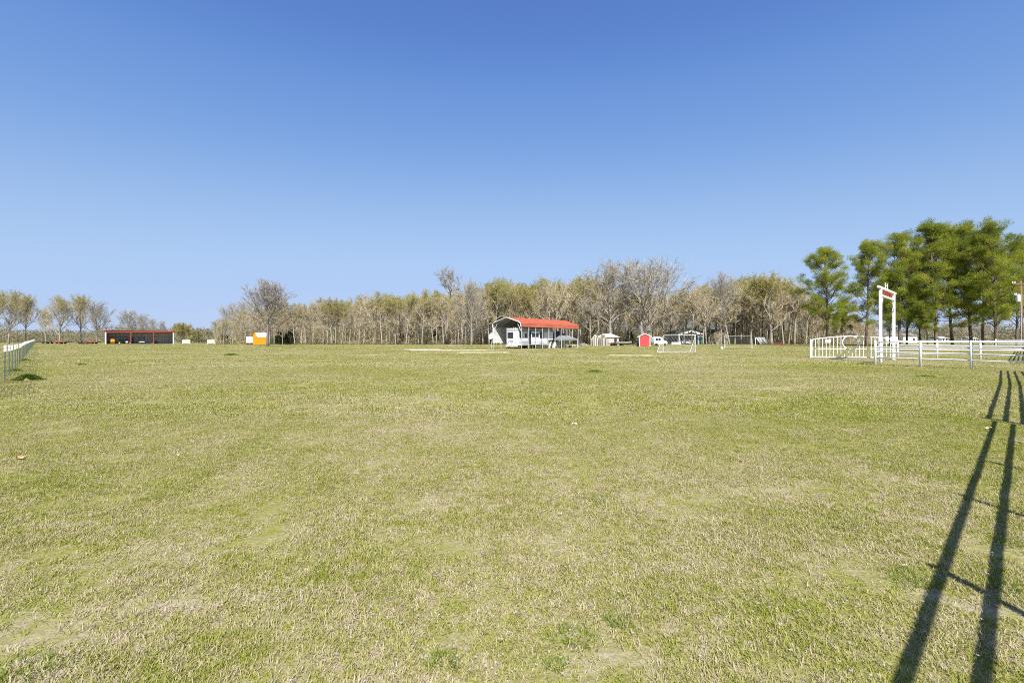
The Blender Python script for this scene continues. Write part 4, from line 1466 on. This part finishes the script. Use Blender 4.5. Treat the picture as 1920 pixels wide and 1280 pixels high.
# white cargo trailer and orange barn shed
def cargo():
    Y = 128.0
    th = .52
    o, w = faced(461, 475.5, 468, Y, th)
    rt = empty('cargo_trailer', o, th, 'white box trailer beside the orange shed', 'trailer')
    z0, z1 = .45, hz(631, Y) - gz(Y)
    MB().box(-w, w, 0, 3.6, z0, z1).build('body', M['white'], rt, bevel=.05)
    MB().box(-w - .12, -w - .002, .02, .3, z0, z1 - .05).build('corner_trim', M['dark'], rt)
    MB().box(-w, w, -.03, -.002, z0, z0 + .08).build('sill', M['red'], rt)
    for x in (-w + .4, w - .5):
        Mx = Matrix.Rotation(math.pi / 2, 4, 'X')
        MB().lathe([(.1, -.1), (.3, -.1), (.33, 0), (.3, .1), (.1, .1)], (x, .2, .32), 16, Mx).build('wheel', M['tyre'], rt, True)
    MB().bar((-w - 1.2, 1.8, .42), (-w, 1.8, .42), .1).build('tongue', M['dark'], rt)
cargo()
def orange_barn():
    Y = 122.0
    th = .80
    mid, hw = faced(480, 502, 491, Y, th)
    Y = mid.y
    rt = empty('barn_shed', (mid.x, mid.y, gz(Y) - .02), th, 'orange wooden barn shed with white gambrel roof behind the lone tree', 'shed')
    dp = 2.5
    zt = hz(624, Y) - gz(Y); ze = hz(631.6, Y) - gz(Y)
    n = 9
    for i in range(n):
        a = -hw + 2 * hw * i / n; b = -hw + 2 * hw * (i + 1) / n
        MB().box(a, b - .012, 0, .03, .1, ze - .02).build('board', M['orange'], rt)
    MB().box(-hw, hw, .031, dp, .1, ze - .03).build('wall', M['orange'], rt)
    g = [(0, .1), (dp, .1), (dp, ze), (dp - .5, ze + (zt - ze) * .75), (dp / 2, zt - .03), (.5, ze + (zt - ze) * .75), (0, ze)]
    m = MB().prism(g, -hw - .06, -hw - .002, axis='x'); m.build('gable_end', M['orange'], rt)
    m = MB().prism(g, hw + .002, hw + .06, axis='x'); m.build('gable_end', M['orange'], rt)
    e = [(-.12, ze - .02), (.42, ze + (zt - ze) * .78), (dp / 2, zt + .05), (dp - .42, ze + (zt - ze) * .78), (dp + .12, ze - .02)]
    for a, b in zip(e, e[1:]):
        MB().face([(-hw + .25, a[0], a[1] + .04), (hw + .1, a[0], a[1] + .04), (hw + .1, b[0], b[1] + .04), (-hw + .25, b[0], b[1] + .04)]).build('roof', M['white'], rt)
        MB().face([(-hw - .15, a[0], a[1] + .035), (-hw + .249, a[0], a[1] + .035), (-hw + .249, b[0], b[1] + .035), (-hw - .15, b[0], b[1] + .035)]).build('roof_edge', M['orange'], rt)
    MB().box(-.55, .55, -.03, -.002, .15, ze - .35).build('door', M['orange'], rt)
    for x in (-hw + .2, hw - .2, 0): MB().box(x - .15, x + .15, .1, dp - .1, -.1, .099).build('skid', M['dark'], rt)
orange_barn()

# red garden shed
def red_shed():
    Y = 93.0
    o = at(1209, Y)
    rt = empty('garden_shed', o, -.28, 'small red shed with white corner trim and white gable edge', 'shed')
    hw = 9.9 * Y / F; dp = 2.2; z = gz(Y)
    zp = hz(625.5, Y) - z; ze = hz(630.2, Y) - z
    n = 11
    for i in range(n):
        a = .05 + (ze - .05) * i / n; b = .05 + (ze - .05) * (i + 1) / n
        m = MB().prism([(-.03, a), (-.004, b - .01), (.02, b - .01), (.02, a)], -hw + .13, hw - .13, axis='x'); m.build('siding_board', M['redshed'], rt)
    MB().prism([(-hw + .05, ze + .004), (hw - .05, ze + .004), (0, zp - .05)], -.01, .02).build('gable', M['redshed'], rt)
    MB().box(-hw + .02, hw - .02, .021, dp, 0, ze).build('wall', M['redshed'], rt)
    for s in (-1, 1):
        MB().box(s * hw - .12 if s > 0 else -hw, hw if s > 0 else -hw + .12, -.045, -.0, -.1, ze).build('corner_trim', M['white'], rt)
        MB().bar((s * (hw + .35), -.12, ze - .14), (0, -.12, zp + .05), .05, .16, up=(0, 0, 1)).build('gable_trim', M['white'], rt)
        m = MB().prism([(s * (hw + .38), ze - .08), (0, zp + .12), (0, zp + .17), (s * (hw + .38), ze - .03)], -.15, dp + .15); m.build('roof', M['asphalt'], rt)
    d = MB().box(-.5, .5, -.06, -.035, .05, ze - .2).build('door', M['redshed'], rt)
    MB().box(.36, .42, -.09, -.061, 1.0, 1.12).build('handle', M['dark'], d)
red_shed()
b = MB(); b.lathe([(.28, 0), (.33, .05), (.36, 1.0), (.38, 1.05), (.05, 1.12)], (0, 0, 0), 14)
o = b.build('waste_bin', M['dark'], None, True); o.location = at(1197, 93.6); tag(o, 'black bin standing against the left side of the red shed', 'bin')

# tan shed, camper wreck, boat
def tan_shed():
    Y = 112.0
    a = at(1128, Y)
    rt = empty('tan_shed', at(1142, Y), 0, 'low tan shed with hipped pale roof behind the twin trunks', 'shed')
    hw = 18 * Y / F; dp = 4; z = gz(Y)
    ze = hz(632, Y) - z; zp = hz(625, Y) - z
    n = 12
    for i in range(n):
        x0 = -hw + 2 * hw * i / n; x1 = -hw + 2 * hw * (i + 1) / n
        MB().box(x0, x1 - .02, -.03, 0, -.1, ze - .02).build('board', M['tan'], rt)
    MB().box(-hw, hw, .001, dp, -.1, ze - .02).build('wall', M['tan'], rt)
    e = .35
    m = MB()
    P = [(-hw - e, -e, ze), (hw + e, -e, ze), (hw + e, dp + e, ze), (-hw - e, dp + e, ze)]; q1 = (-hw + 1.4, dp / 2, zp); q2 = (hw - 1.4, dp / 2, zp)
    m.face([P[0], P[1], q2, q1]); m.face([P[1], P[2], q2]); m.face([P[2], P[3], q1, q2]); m.face([P[3], P[0], q1]); m.face(P[::-1])
    m.build('roof', mat('pale_shed_roof', (.5, .49, .42), .7, .1, 2), rt)
    f = MB().box(1.3, 1.9, -.06, -.031, 1.0, 1.7).build('window', M['glass'], rt)
    MB().box(-.9, -.1, -.06, -.031, 0, ze - .3).build('door', M['galv_dark'], rt)
tan_shed()
def old_tent(px, Y, wpx, top, lb, seed):
    o = at(px, Y)
    rt = empty('tarpaulin_pile', o, 0, lb, 'covered pile')
    hw = wpx * Y / F / 2; h = hz(top, Y) - gz(Y)
    g = random.Random(seed)
    m = MB()
    nu, nv = 22, 9
    vs = []
    for j in range(nv + 1):
        for i in range(nu):
            a = 2 * math.pi * i / nu; t = j / nv
            rr = (1 - .15 * t - .75 * max(0, t - .62) / .38) * (1 + .11 * math.sin(a * 7 + seed) * (1 - t * .6))
            zz = h * t * (1 - .08 * math.sin(a * 3))
            vs.append((math.cos(a) * hw * rr, math.sin(a) * 1.3 * rr, zz - .05))
    m.v = vs
    for j in range(nv):
        for i in range(nu):
            m.f.append((j * nu + i, j * nu + (i + 1) % nu, (j + 1) * nu + (i + 1) % nu, (j + 1) * nu + i))
    m.f.append(tuple(nv * nu + i for i in range(nu)))
    m.build('cover', M['tan'], rt, True)
    for k in range(4):
        x = -hw + 2 * hw * (k + .7) / 5
        MB().tube([(x, -1.36, .05), (x * .9, -1.25, h * .6), (x * .7, -.7, h * .98)], .05, 5).build('strap', M['dark'], rt)
old_tent(1116, 103, 18, 627.5, 'humped tan tarpaulin cover left of the twin trunks', 3)
old_tent(1130, 101, 14, 625.5, 'taller tan tarpaulin cover beside the twin trunked oak', 5)
def boat():
    o = at(1169, 106)
    rt = empty('boat_trailer', o, 0, 'small silver boat on its trailer right of the tan shed', 'boat')
    sec = []
    m = MB(); n = 8
    for i in range(n + 1):
        x = -1.9 + 3.8 * i / n; k = 1 - max(0, (i / n - .55) / .45) ** 2
        w = .75 * k + .02; kz = .45 + .25 * (1 - k)
        m.v += [(x, -w, .95), (x, -w * .7, kz + .1), (x, 0, kz), (x, w * .7, kz + .1), (x, w, .95)]
    for i in range(n):
        for j in range(4):
            a = i * 5 + j; m.f.append((a, a + 1, a + 6, a + 5))
    m.f.append((0, 1, 2, 3, 4)); m.f.append((n * 5, n * 5 + 4, n * 5 + 3, n * 5 + 2, n * 5 + 1))
    m.build('hull', M['galv'], rt)
    MB().box(-1.2, .9, -.6, .6, .84, .9).build('deck', M['white2'], rt)
    MB().box(-2.15, -1.9, -.18, .18, .8, 1.45).build('outboard_motor', M['dark'], rt, bevel=.05)
    MB().bar((-1.9, 0, .38), (2.8, 0, .38), .1).build('trailer_frame', M['dark'], rt)
    for y in (-.85, .85):
        Mx = Matrix.Rotation(math.pi / 2, 4, 'X')
        MB().lathe([(.1, -.08), (.28, -.08), (.3, 0), (.28, .08), (.1, .08)], (-.4, y, .3), 14, Mx).build('wheel', M['tyre'], rt, True)
boat()
def white_van():
    o = at(1238, 102)
    rt = empty('white_van', o, .1, 'small rounded white camper van behind the left goal post', 'van')
    m = MB().prism([(-1.4, .4), (1.6, .4), (1.75, .7), (1.6, 1.05), (.9, 1.15), (.35, 1.95), (-.9, 2.05), (-1.35, 1.7), (-1.5, .9)], 0, 1.6)
    m.build('body', M['white'], rt, bevel=.08)
    for x0, x1 in ((-1.1, -.55), (-.45, .1)):
        MB().box(x0, x1, -.02, -.003, 1.2, 1.75).build('window', M['glass'], rt)
    for x in (-.9, 1.05):
        Mx = Matrix.Rotation(math.pi / 2, 4, 'X')
        MB().lathe([(.1, -.1), (.3, -.1), (.32, 0), (.3, .1), (.1, .1)], (x, .05, .32), 14, Mx).build('wheel', M['tyre'], rt, True)
white_van()

# ------------------------------------------------------------------ football goals
def goal_obl(fl, fr, bl, br, bl_y, fr_y, topy, lb):
    """four feet given by pixels: front left/right and back left/right"""
    FLp, FRp, BLp, BRp = gp(*fl), gp(*fr), gp(*bl), gp(*br)
    o = (FLp + FRp) / 2
    rt = empty('football_goal', o, 0, lb, 'football goal')
    q = lambda p, z=0: Vector((p.x - o.x, p.y - o.y, p.z - o.z + z))
    h = hz(topy, o.y) - o.z
    r = .03
    a, b, c, d = q(FLp), q(FRp), q(BLp), q(BRp)
    Z = Vector((0, 0, 1))
    MB().tube([a - Z * .05, a + Z * h, b + Z * h, b - Z * .05], r, 8).build('goal_frame', M['goal'], rt)
    for f_, b_ in ((a, c), (b, d)):
        MB().tube([f_ + Z * (h - .02), b_ + Z * .05], r * .8, 8).build('back_stay', M['goal'], rt)
        MB().tube([f_ + Z * .05, b_ + Z * .05], r * .7, 8).build('side_bar', M['goal'], rt)
    MB().tube([c + Z * .05, d + Z * .05], r * .8, 8).build('ground_bar', M['goal'], rt)
    m = MB(); t = .0045
    n1 = int((b - a).length / .16); n2 = 16
    for i in range(n1 + 1):
        u = i / n1; m.bar(a.lerp(b, u) + Z * h, c.lerp(d, u) + Z * .05, t)
    for j in range(1, n2):
        u = j / n2
        L0 = (a + Z * h).lerp(c + Z * .05, u); R0 = (b + Z * h).lerp(d + Z * .05, u)
        m.bar(L0, R0, t)
        for f_, g_ in ((a, L0), (b, R0)):
            m.bar(f_ + Z * (g_.z - f_.z), g_, t)
            m.bar(Vector((g_.x, g_.y, f_.z + .05)), g_, t)
    tag(m.build('net', M['net'], rt), kind='stuff')
goal_obl((1244, 660.3), (1304, 660.8), (1232, 660.8), (1293.5, 661.3), 0, 0, 628.3, 'larger near football goal with white frame and net')
goal_obl((1358.5, 653.6), (1409.5, 654.2), (1361.5, 651.2), (1413, 651.8), 0, 0, 629.3, 'smaller far football goal with white frame')
bmsh = MB(); bmsh.lathe([(.02, -.2), (.1, -.175), (.165, -.11), (.2, 0), (.165, .11), (.1, .175), (.02, .2)], (0, 0, 0), 14)
o = bmsh.build('football', M['white'], None, True); p = gp(1353.5, 655.4); o.location = p + Vector((0, 0, .2)); tag(o, 'white football lying on the grass left of the far goal', 'ball')

# ------------------------------------------------------------------ pavilion house with green roof
def pavilion():
    Y = 134.0
    z = gz(Y)
    o = at(1294, Y)
    rt = empty('pavilion', o, 0, 'open gabled pavilion with dark green roof and pale gable', 'pavilion')
    X = lambda px: (px - 1294) * Y / F
    Zz = lambda py: hz(py, Y) - z
    xl, xr, xc = X(1266), X(1327), X(1296.5)
    dp = 9
    for a, b in (((xl, Zz(624.8)), (xc, Zz(616.2))), ((xc, Zz(616.2)), (xr, Zz(625.5)))):
        MB().prism([a, b, (b[0], b[1] + .22), (a[0], a[1] + .22)], -.5, dp).build('roof', M['green_roof'], rt)
    m = MB()
    # pale gable with a dark triangular opening
    m.prism([(xl + .8, Zz(624.9)), (xc, Zz(617.3)), (xc, Zz(621.6)), (X(1281), Zz(626.6)), (xl + .8, Zz(626.6))], -.08, .04)
    m.prism([(xc + .005, Zz(617.3)), (xr - 1.2, Zz(624.2)), (xr - 1.2, Zz(626.6)), (X(1307), Zz(626.6)), (xc + .005, Zz(621.6))], -.08, .04)
    m.build('gable', M['white2'], rt)
    MB().box(X(1272), X(1308), .0, .15, Zz(627.6), Zz(626.7)).build('tie_beam', M['white2'], rt)
    # posts
    for px in (1273.5, 1303.5):
        MB().box(X(px) - .12, X(px) + .12, 0, .24, 0, Zz(627.7)).build('post', M['white2'], rt)
    m = MB().prism([(X(1272.5), 0), (X(1276.5), 0), (X(1273.2), Zz(631))], -.3, -.05); m.build('footing', M['white'], rt)
    # enclosed right side
    MB().box(X(1309), X(1320), .3, dp - .3, 0, Zz(627)).build('side_room', M['galv_dark'], rt)
    MB().box(X(1311.8), X(1317), .24, .298, .1, Zz(630.5)).build('door', M['green_door'], rt)
    MB().box(X(1267), X(1310), dp - .3, dp - .1, 0, Zz(626.9)).build('back_wall', M['stone'], rt)
    # second lower house
    X2 = lambda px: (px - 1294) * (Y + 6) / F
    o2 = at(1294, Y + 6)
    r2 = empty('farm_house', o2, 0, 'pale stone house with grey green gable roof right of the pavilion', 'house')
    Z2 = lambda py: hz(py, Y + 6) - gz(Y + 6)
    MB().box(X2(1328), X2(1367), 0, 7, 0, Z2(627)).build('wall', M['stone'], r2)
    m = MB().prism([(X2(1336), Z2(626.8)), (X2(1366), Z2(626.8)), (X2(1351.5), Z2(618.6))], -.05, 6.9); m.build('gable', M['stone'], r2)
    for a, b in (((X2(1333), Z2(627.2)), (X2(1351.5), Z2(617.4))), ((X2(1351.5), Z2(617.4)), (X2(1371), Z2(627.4)))):
        MB().prism([a, b, (b[0], b[1] + .2), (a[0], a[1] + .2)], -.6, 7.3).build('roof', M['asphalt'], r2)
    MB().prism([(-.6, Z2(626.8)), (3.4, Z2(621.5)), (3.4, Z2(621.2)), (-.6, Z2(626.4))], X2(1322), X2(1334), axis='x').build('side_roof', M['asphalt'], r2)
    for px0, px1, a, b in ((1336, 1339, 630, 637), (1347, 1350, 630, 638), (1356, 1359, 630, 643.0)):
        f = MB().box(X2(px0), X2(px1), -.08, -.003, Z2(b), Z2(a)).build('window', M['white2'], r2)
        MB().box(X2(px0) + .1, X2(px1) - .1, -.11, -.081, Z2(b) + .1, Z2(a) - .1).build('pane', M['glass'], f)
    return
pavilion()
def truck():
    o = at(1291.5, 136)
    rt = empty('parked_car', o, .15, 'white and pink parked car in the shade of the pavilion', 'car')
    m = MB().prism([(-2.0, .35), (2.1, .35), (2.2, .7), (2.0, .95), (1.1, 1.05), (.6, 1.5), (-.9, 1.55), (-1.6, 1.05), (-2.1, .95)], 0, 1.7)
    m.build('body', M['white'], rt, bevel=.08)
    MB().prism([(-1.3, 1.05), (.85, 1.05), (.5, 1.44), (-.85, 1.48)], -.02, -.003).build('side_window', M['glass'], rt)
    Mx = Matrix.Rotation(math.pi / 2, 4, 'X')
    for x in (-1.3, 1.35):
        MB().lathe([(.1, -.1), (.3, -.1), (.33, 0), (.3, .1), (.1, .1)], (x, .05, .33), 16, Mx).build('wheel', M['tyre'], rt, True)
truck()
o = MB().box(-1.25, 1.25, -.4, .4, 0, .62).box(-1.3, 1.3, -.45, .45, .62, .7).build('storage_chest', M['white2'], None)
o.location = at(1267, 130); tag(o, 'long low white chest left of the pavilion post', 'chest')
def play_frame():
    o = at(1425, 118)
    rt = empty('play_frame', o, .2, 'small pale and grey striped play frame behind the far goal', 'play frame')
    m = MB()
    for x in (-1.3, 1.3):
        m.bar((x - .5, -.6, -.1), (x, 0, 1.95), .09); m.bar((x + .5, .6, -.1), (x, 0, 1.95), .09)
    m.build('legs', M['white2'], rt)
    MB().bar((-1.3, 0, 1.95), (1.3, 0, 1.95), .1).build('top_bar', M['white2'], rt)
    for k in range(6):
        x = -1.1 + k * .44
        MB().bar((x, -.05, 1.9), (x + .5, -1.0, .35), .22, .03, up=(0, -.8, .6)).build('stripe_panel', M['grey'] if k % 2 else M['white2'], rt)
play_frame()
def sapling(px, py, lb):
    o = gp(px, py); H = 2.4
    rt = empty('sapling', o, 0, lb, 'sapling')
    MB().tube([(0, 0, -.1), (.05, 0, 1.2), (0, .05, 2.2)], [.06, .04, .015], 6).build('trunk', M['bark'], rt)
    g = np.random.default_rng(3); n = 900
    c = g.normal(0, 1, (n, 3)) * np.array([.35, .35, .5]) + np.array([0, 0, 2.0])
    d = g.normal(0, 1, (n, 3)); d /= np.linalg.norm(d, axis=1)[:, None]; s = g.normal(0, 1, (n, 3)) * .015
    link('branches', tri_mesh('branches', np.stack([c - s, c + s, c + d * .3], 1), M['twig']), rt)
sapling(1345, 649, 'thin young sapling standing alone before the stone house')
firewood(1462, 646.5, 'reddish brown stacked logs at the wood edge right of the play frame', 14, .9, 'rust')

# white houses far right
def house(px, Y, wpx, top, eave, lb, roofm='asphalt', wallm='white'):
    o = at(px, Y)
    rt = empty('far_house', o, 0, lb, 'house')
    hw = wpx * Y / F / 2; z = gz(Y)
    zt = hz(top, Y) - z; ze = hz(eave, Y) - z
    MB().box(-hw, hw, 0, 8, -.1, ze).build('wall', M[wallm], rt)
    MB().prism([(-.5, ze - .1), (4, zt), (8.5, ze - .1), (8.5, ze - .02), (4, zt + .12), (-.5, ze - .02)], -hw - .4, hw + .4, axis='x').build('roof', M[roofm], rt)
    n = max(2, int(2 * hw / 3.2))
    for i in range(n):
        x = -hw + 2 * hw * (i + .5) / n
        f = MB().box(x - .5, x + .5, -.05, -.003, 1.0, 2.2).build('window', M['white2'], rt)
        MB().box(x - .42, x + .42, -.07, -.051, 1.08, 2.12).build('pane', M['glass'], f)
house(1658, 190, 50, 623, 628, 'white farmhouse with grey roof seen through the entrance arch')
house(1707, 200, 26, 625, 629, 'small white house right of the arch behind the pines', 'asphalt', 'white2')
house(1598, 165, 27, 628, 632, 'low white shed seen through the gate ring', 'white', 'white')
house(1772, 230, 12, 631, 634, 'tiny white building under the middle pines', 'white2', 'white')
house(1829, 230, 9, 632, 634.5, 'tiny pale building right of the middle pines', 'white2', 'white2')

# utility pole
def pole():
    Y = 72.0
    o = at(1914, Y)
    rt = empty('utility_pole', o, 0, 'brown wooden utility pole with white transformer at the right edge', 'utility pole')
    H = hz(527, Y) - gz(Y)
    MB().tube([(0.25, 0, -.3), (0, 0, H)], [.17, .12], 12).build('pole', M['pole'], rt, True)
    MB().tube([(-.02, -.16, 0), (-.16, -.14, H * .72)], .045, 6).build('conduit', M['galv'], rt)
    zt = hz(566, Y) - gz(Y)
    tr = MB().lathe([(.1, 0), (.24, .03), (.26, .1), (.26, .95), (.24, 1.02), (.1, 1.12)], (-.46, -.1, zt), 16).build('transformer', M['white2'], rt, True)
    for x in (-.56, -.36): MB().lathe([(.04, 0), (.06, .05), (.03, .1), (.06, .15), (.03, .25)], (x, -.1, zt + 1.12), 8).build('bushing', M['grey'], tr)
    MB().bar((-1.5, -.14, H - .45), (.3, -.14, H - .45), .1, .12).build('crossarm', M['pole'], rt)
    for x in (-1.45, -1.1):
        MB().lathe([(.05, 0), (.09, .08), (.04, .16), (.09, .24), (.04, .32)], (x, -.14, H - .38), 10).build('insulator', M['white'], rt)
    for x in (-1.1, -.85): MB().lathe([(.05, 0), (.08, .1), (.05, .3)], (x, -.14, H - 2.2), 8).build('cutout_fuse', M['white2'], rt)
    MB().bar((-1.2, -.14, H - 2.24), (0, -.12, H - 2.24), .05).build('fuse_bracket', M['galv'], rt)
pole()

# ------------------------------------------------------------------ green weed clumps and mounds in the field
def clump(px, py, w, h, n, lb, mound=0.0, seed=1, name='weed_clump'):
    if mound > 0: w *= .68
    c = gp(px, py)
    g = np.random.default_rng(seed)
    a = g.uniform(0, 6.28, n); r_ = np.sqrt(g.uniform(0, 1, n)) * w / 2 * (1 + .25 * np.sin(a * 3 + seed) + .15 * np.sin(a * 7))
    x = np.cos(a) * r_; y = np.sin(a) * r_ * .8
    zz = mound * np.clip(1 - (r_ / (w / 2)) ** 1.4, 0, 1)
    b = np.stack([x, y, zz - .005], 1)
    d = np.stack([np.cos(a) * .5, np.sin(a) * .5, np.full(n, .8)], 1) + g.normal(0, .45, (n, 3)); d[:, 2] = np.abs(d[:, 2])
    d /= np.linalg.norm(d, axis=1)[:, None]
    s = np.cross(d, g.normal(0, 1, (n, 3))); s /= np.linalg.norm(s, axis=1)[:, None]
    bw = max(.003, c.y * .0006)
    L = (h * g.uniform(.5, 1.2, n))[:, None]
    me = tri_mesh('leaves', np.stack([b - s * bw, b + s * bw, b + d * L], 1), M['mound' if mound > .1 else 'weed'], g.uniform(0, 1, n))
    if mound > 0:
        rt = empty(name, c, 0, lb, 'grass mound')
        link('grass', me, rt)
        m = MB(); N = 18; rings = 5
        m.v = [(0, 0, mound)]
        for j in range(1, rings + 1):
            q = j / rings
            for i in range(N):
                k = 1 + .12 * math.sin(i * 2.1 + seed)
                m.v.append((math.cos(6.283 * i / N) * w / 2 * q * k, math.sin(6.283 * i / N) * w * .4 * q * k, mound * (1 - q * q) - (.02 if j == rings else 0)))
        for i in range(N): m.f.append((0, 1 + i, 1 + (i + 1) % N))
        for j in range(rings - 1):
            for i in range(N):
                a0 = 1 + j * N + i; a1 = 1 + j * N + (i + 1) % N
                m.f.append((a0, a0 + N, a1 + N, a1))
        m.build('mound_soil', M['brush'], rt, True)
    else:
        o = link(name, me); o.location = c
        tag(o, lb, 'weed')
clump(53, 713, 1.25, .10, 3500, 'dark green grassy mound at the foot of the wire fence', .2, 1, 'grass_mound')
clump(28, 696, .9, .09, 1500, 'small dark grass mound farther along the wire fence', .08, 2, 'grass_mound')
clump(47, 676, 1.0, .09, 1200, 'faint grass mound beside the far wire fence', .09, 3, 'grass_mound')
clump(153, 684, .8, .07, 700, 'low green mound in the left field', .07, 4, 'grass_mound')
clump(433, 666, 1.6, .16, 1500, 'small green grass mound below the mini goals', .1, 5, 'grass_mound')
clump(1115, 697.5, 1.1, .09, 1300, 'green grass mound in mid field right of centre', .08, 6, 'grass_mound')
clump(1735, 706.5, 1.0, .07, 900, 'green grass mound before the pipe fence posts', .05, 7, 'grass_mound')
for i, (px, py, w, n, lb) in enumerate([
        (1120, 936, .34, 500, 'bright green grass tuft right of the field centre'), (1592, 985, .36, 420, 'flat green weed rosette left of the fence shadows'),
        (1714, 1088, .32, 700, 'bushy green weed beside the left fence shadow'), (1075, 1195, .26, 500, 'green grass clump near the bottom centre'),
        (1165, 1168, .14, 260, 'small bright weed above the bottom grass clump'), (1045, 1248, .10, 160, 'tiny bright weed near the bottom edge'),
        (1810, 792, .9, 900, 'green tuft where the two fence shadows meet'), (1885, 1100, .2, 400, 'green weed between the two thick shadows'),
        (1905, 1020, .2, 300, 'green weed right of the second shadow'), (1700, 805, .5, 300, 'low green tuft left of the shadow break'),
        (830, 1240, .16, 300, 'green tuft at the bottom left of centre'), (60, 1255, .3, 500, 'green tuft in the bottom left corner'), (300, 935, .3, 300, 'green tuft in the left foreground')]):
    clump(px, py, w, .05, n // 2, lb, 0, 20 + i)
# tiny pale lilac flowers, countless
def flowers():
    g = np.random.default_rng(9)
    n = 420
    cx = np.array([gp(px, py)[:2] for px, py in [(800, 1120), (870, 1250), (990, 1180), (1200, 1110), (790, 950), (1850, 1180), (1830, 1080), (1230, 1060), (200, 1100), (560, 1060), (1500, 1150), (700, 1230)]])
    k = g.integers(0, len(cx), n)
    p = cx[k] + g.normal(0, .33, (n, 2))
    z = g.uniform(.02, .045, n)
    V = []; rn = []
    for i in range(n):
        if p[i, 1] < 1.3: continue
        for j in range(4):
            a = g.uniform(0, .5) + j * 1.57
            c = np.array([p[i, 0], p[i, 1], z[i]])
            V.append([c, c + np.array([math.cos(a), math.sin(a), .3]) * .007, c + np.array([math.cos(a + .7), math.sin(a + .7), .3]) * .007])
            rn.append(g.uniform(0, 1))
    m = leaf_mat('lilac_petals', [(0.0, (.42, .36, .55)), (1.0, (.75, .72, .80))], 2, .8, .3)
    tag(link('tiny_flowers', tri_mesh('tiny_flowers', np.array(V), m, rn)), 'tiny pale lilac flowers sprinkled through the near grass', None, None, 'stuff')
flowers()
# dry leaves
def dry_leaves():
    spots = [(1077, 797, .08), (38, 862, .09), (1050, 969, .025), (1855, 806, .10), (1698, 1068, .022), (793, 960, .02), (333, 857, .04)]
    lbs = ['pale scrap of litter in the middle of the field', 'orange dry leaf in the left foreground', 'small striped scrap near the field centre', 'sandy scrap beside the shadow break',
           'pale dry leaf left of the thick shadow', 'small pale dry leaf left of the field centre', 'small pale scrap in the left middle field']
    cols = [(.6, .56, .47), (.42, .25, .14), (.45, .38, .24), (.45, .33, .2), (.45, .39, .3), (.45, .42, .36), (.45, .42, .34)]
    for i, ((px, py, s), lb, c) in enumerate(zip(spots, lbs, cols)):
        o = gp(px, py)
        m = MB(); n = 10
        m.v = [(0, 0, .035 + s * .1)] + [(math.cos(6.28 * k / n) * s * (.5 + .15 * (k % 2)), math.sin(6.28 * k / n) * s * .35, .035 + s * .2 * math.sin(k * 2)) for k in range(n)]
        m.f = [(0, 1 + k, 1 + (k + 1) % n) for k in range(n)]
        ob = m.build('dry_leaf', mat('dry_leaf_%d' % i, c, .8, .15, 20)); ob.location = o
        tag(ob, lb, 'leaf')
dry_leaves()
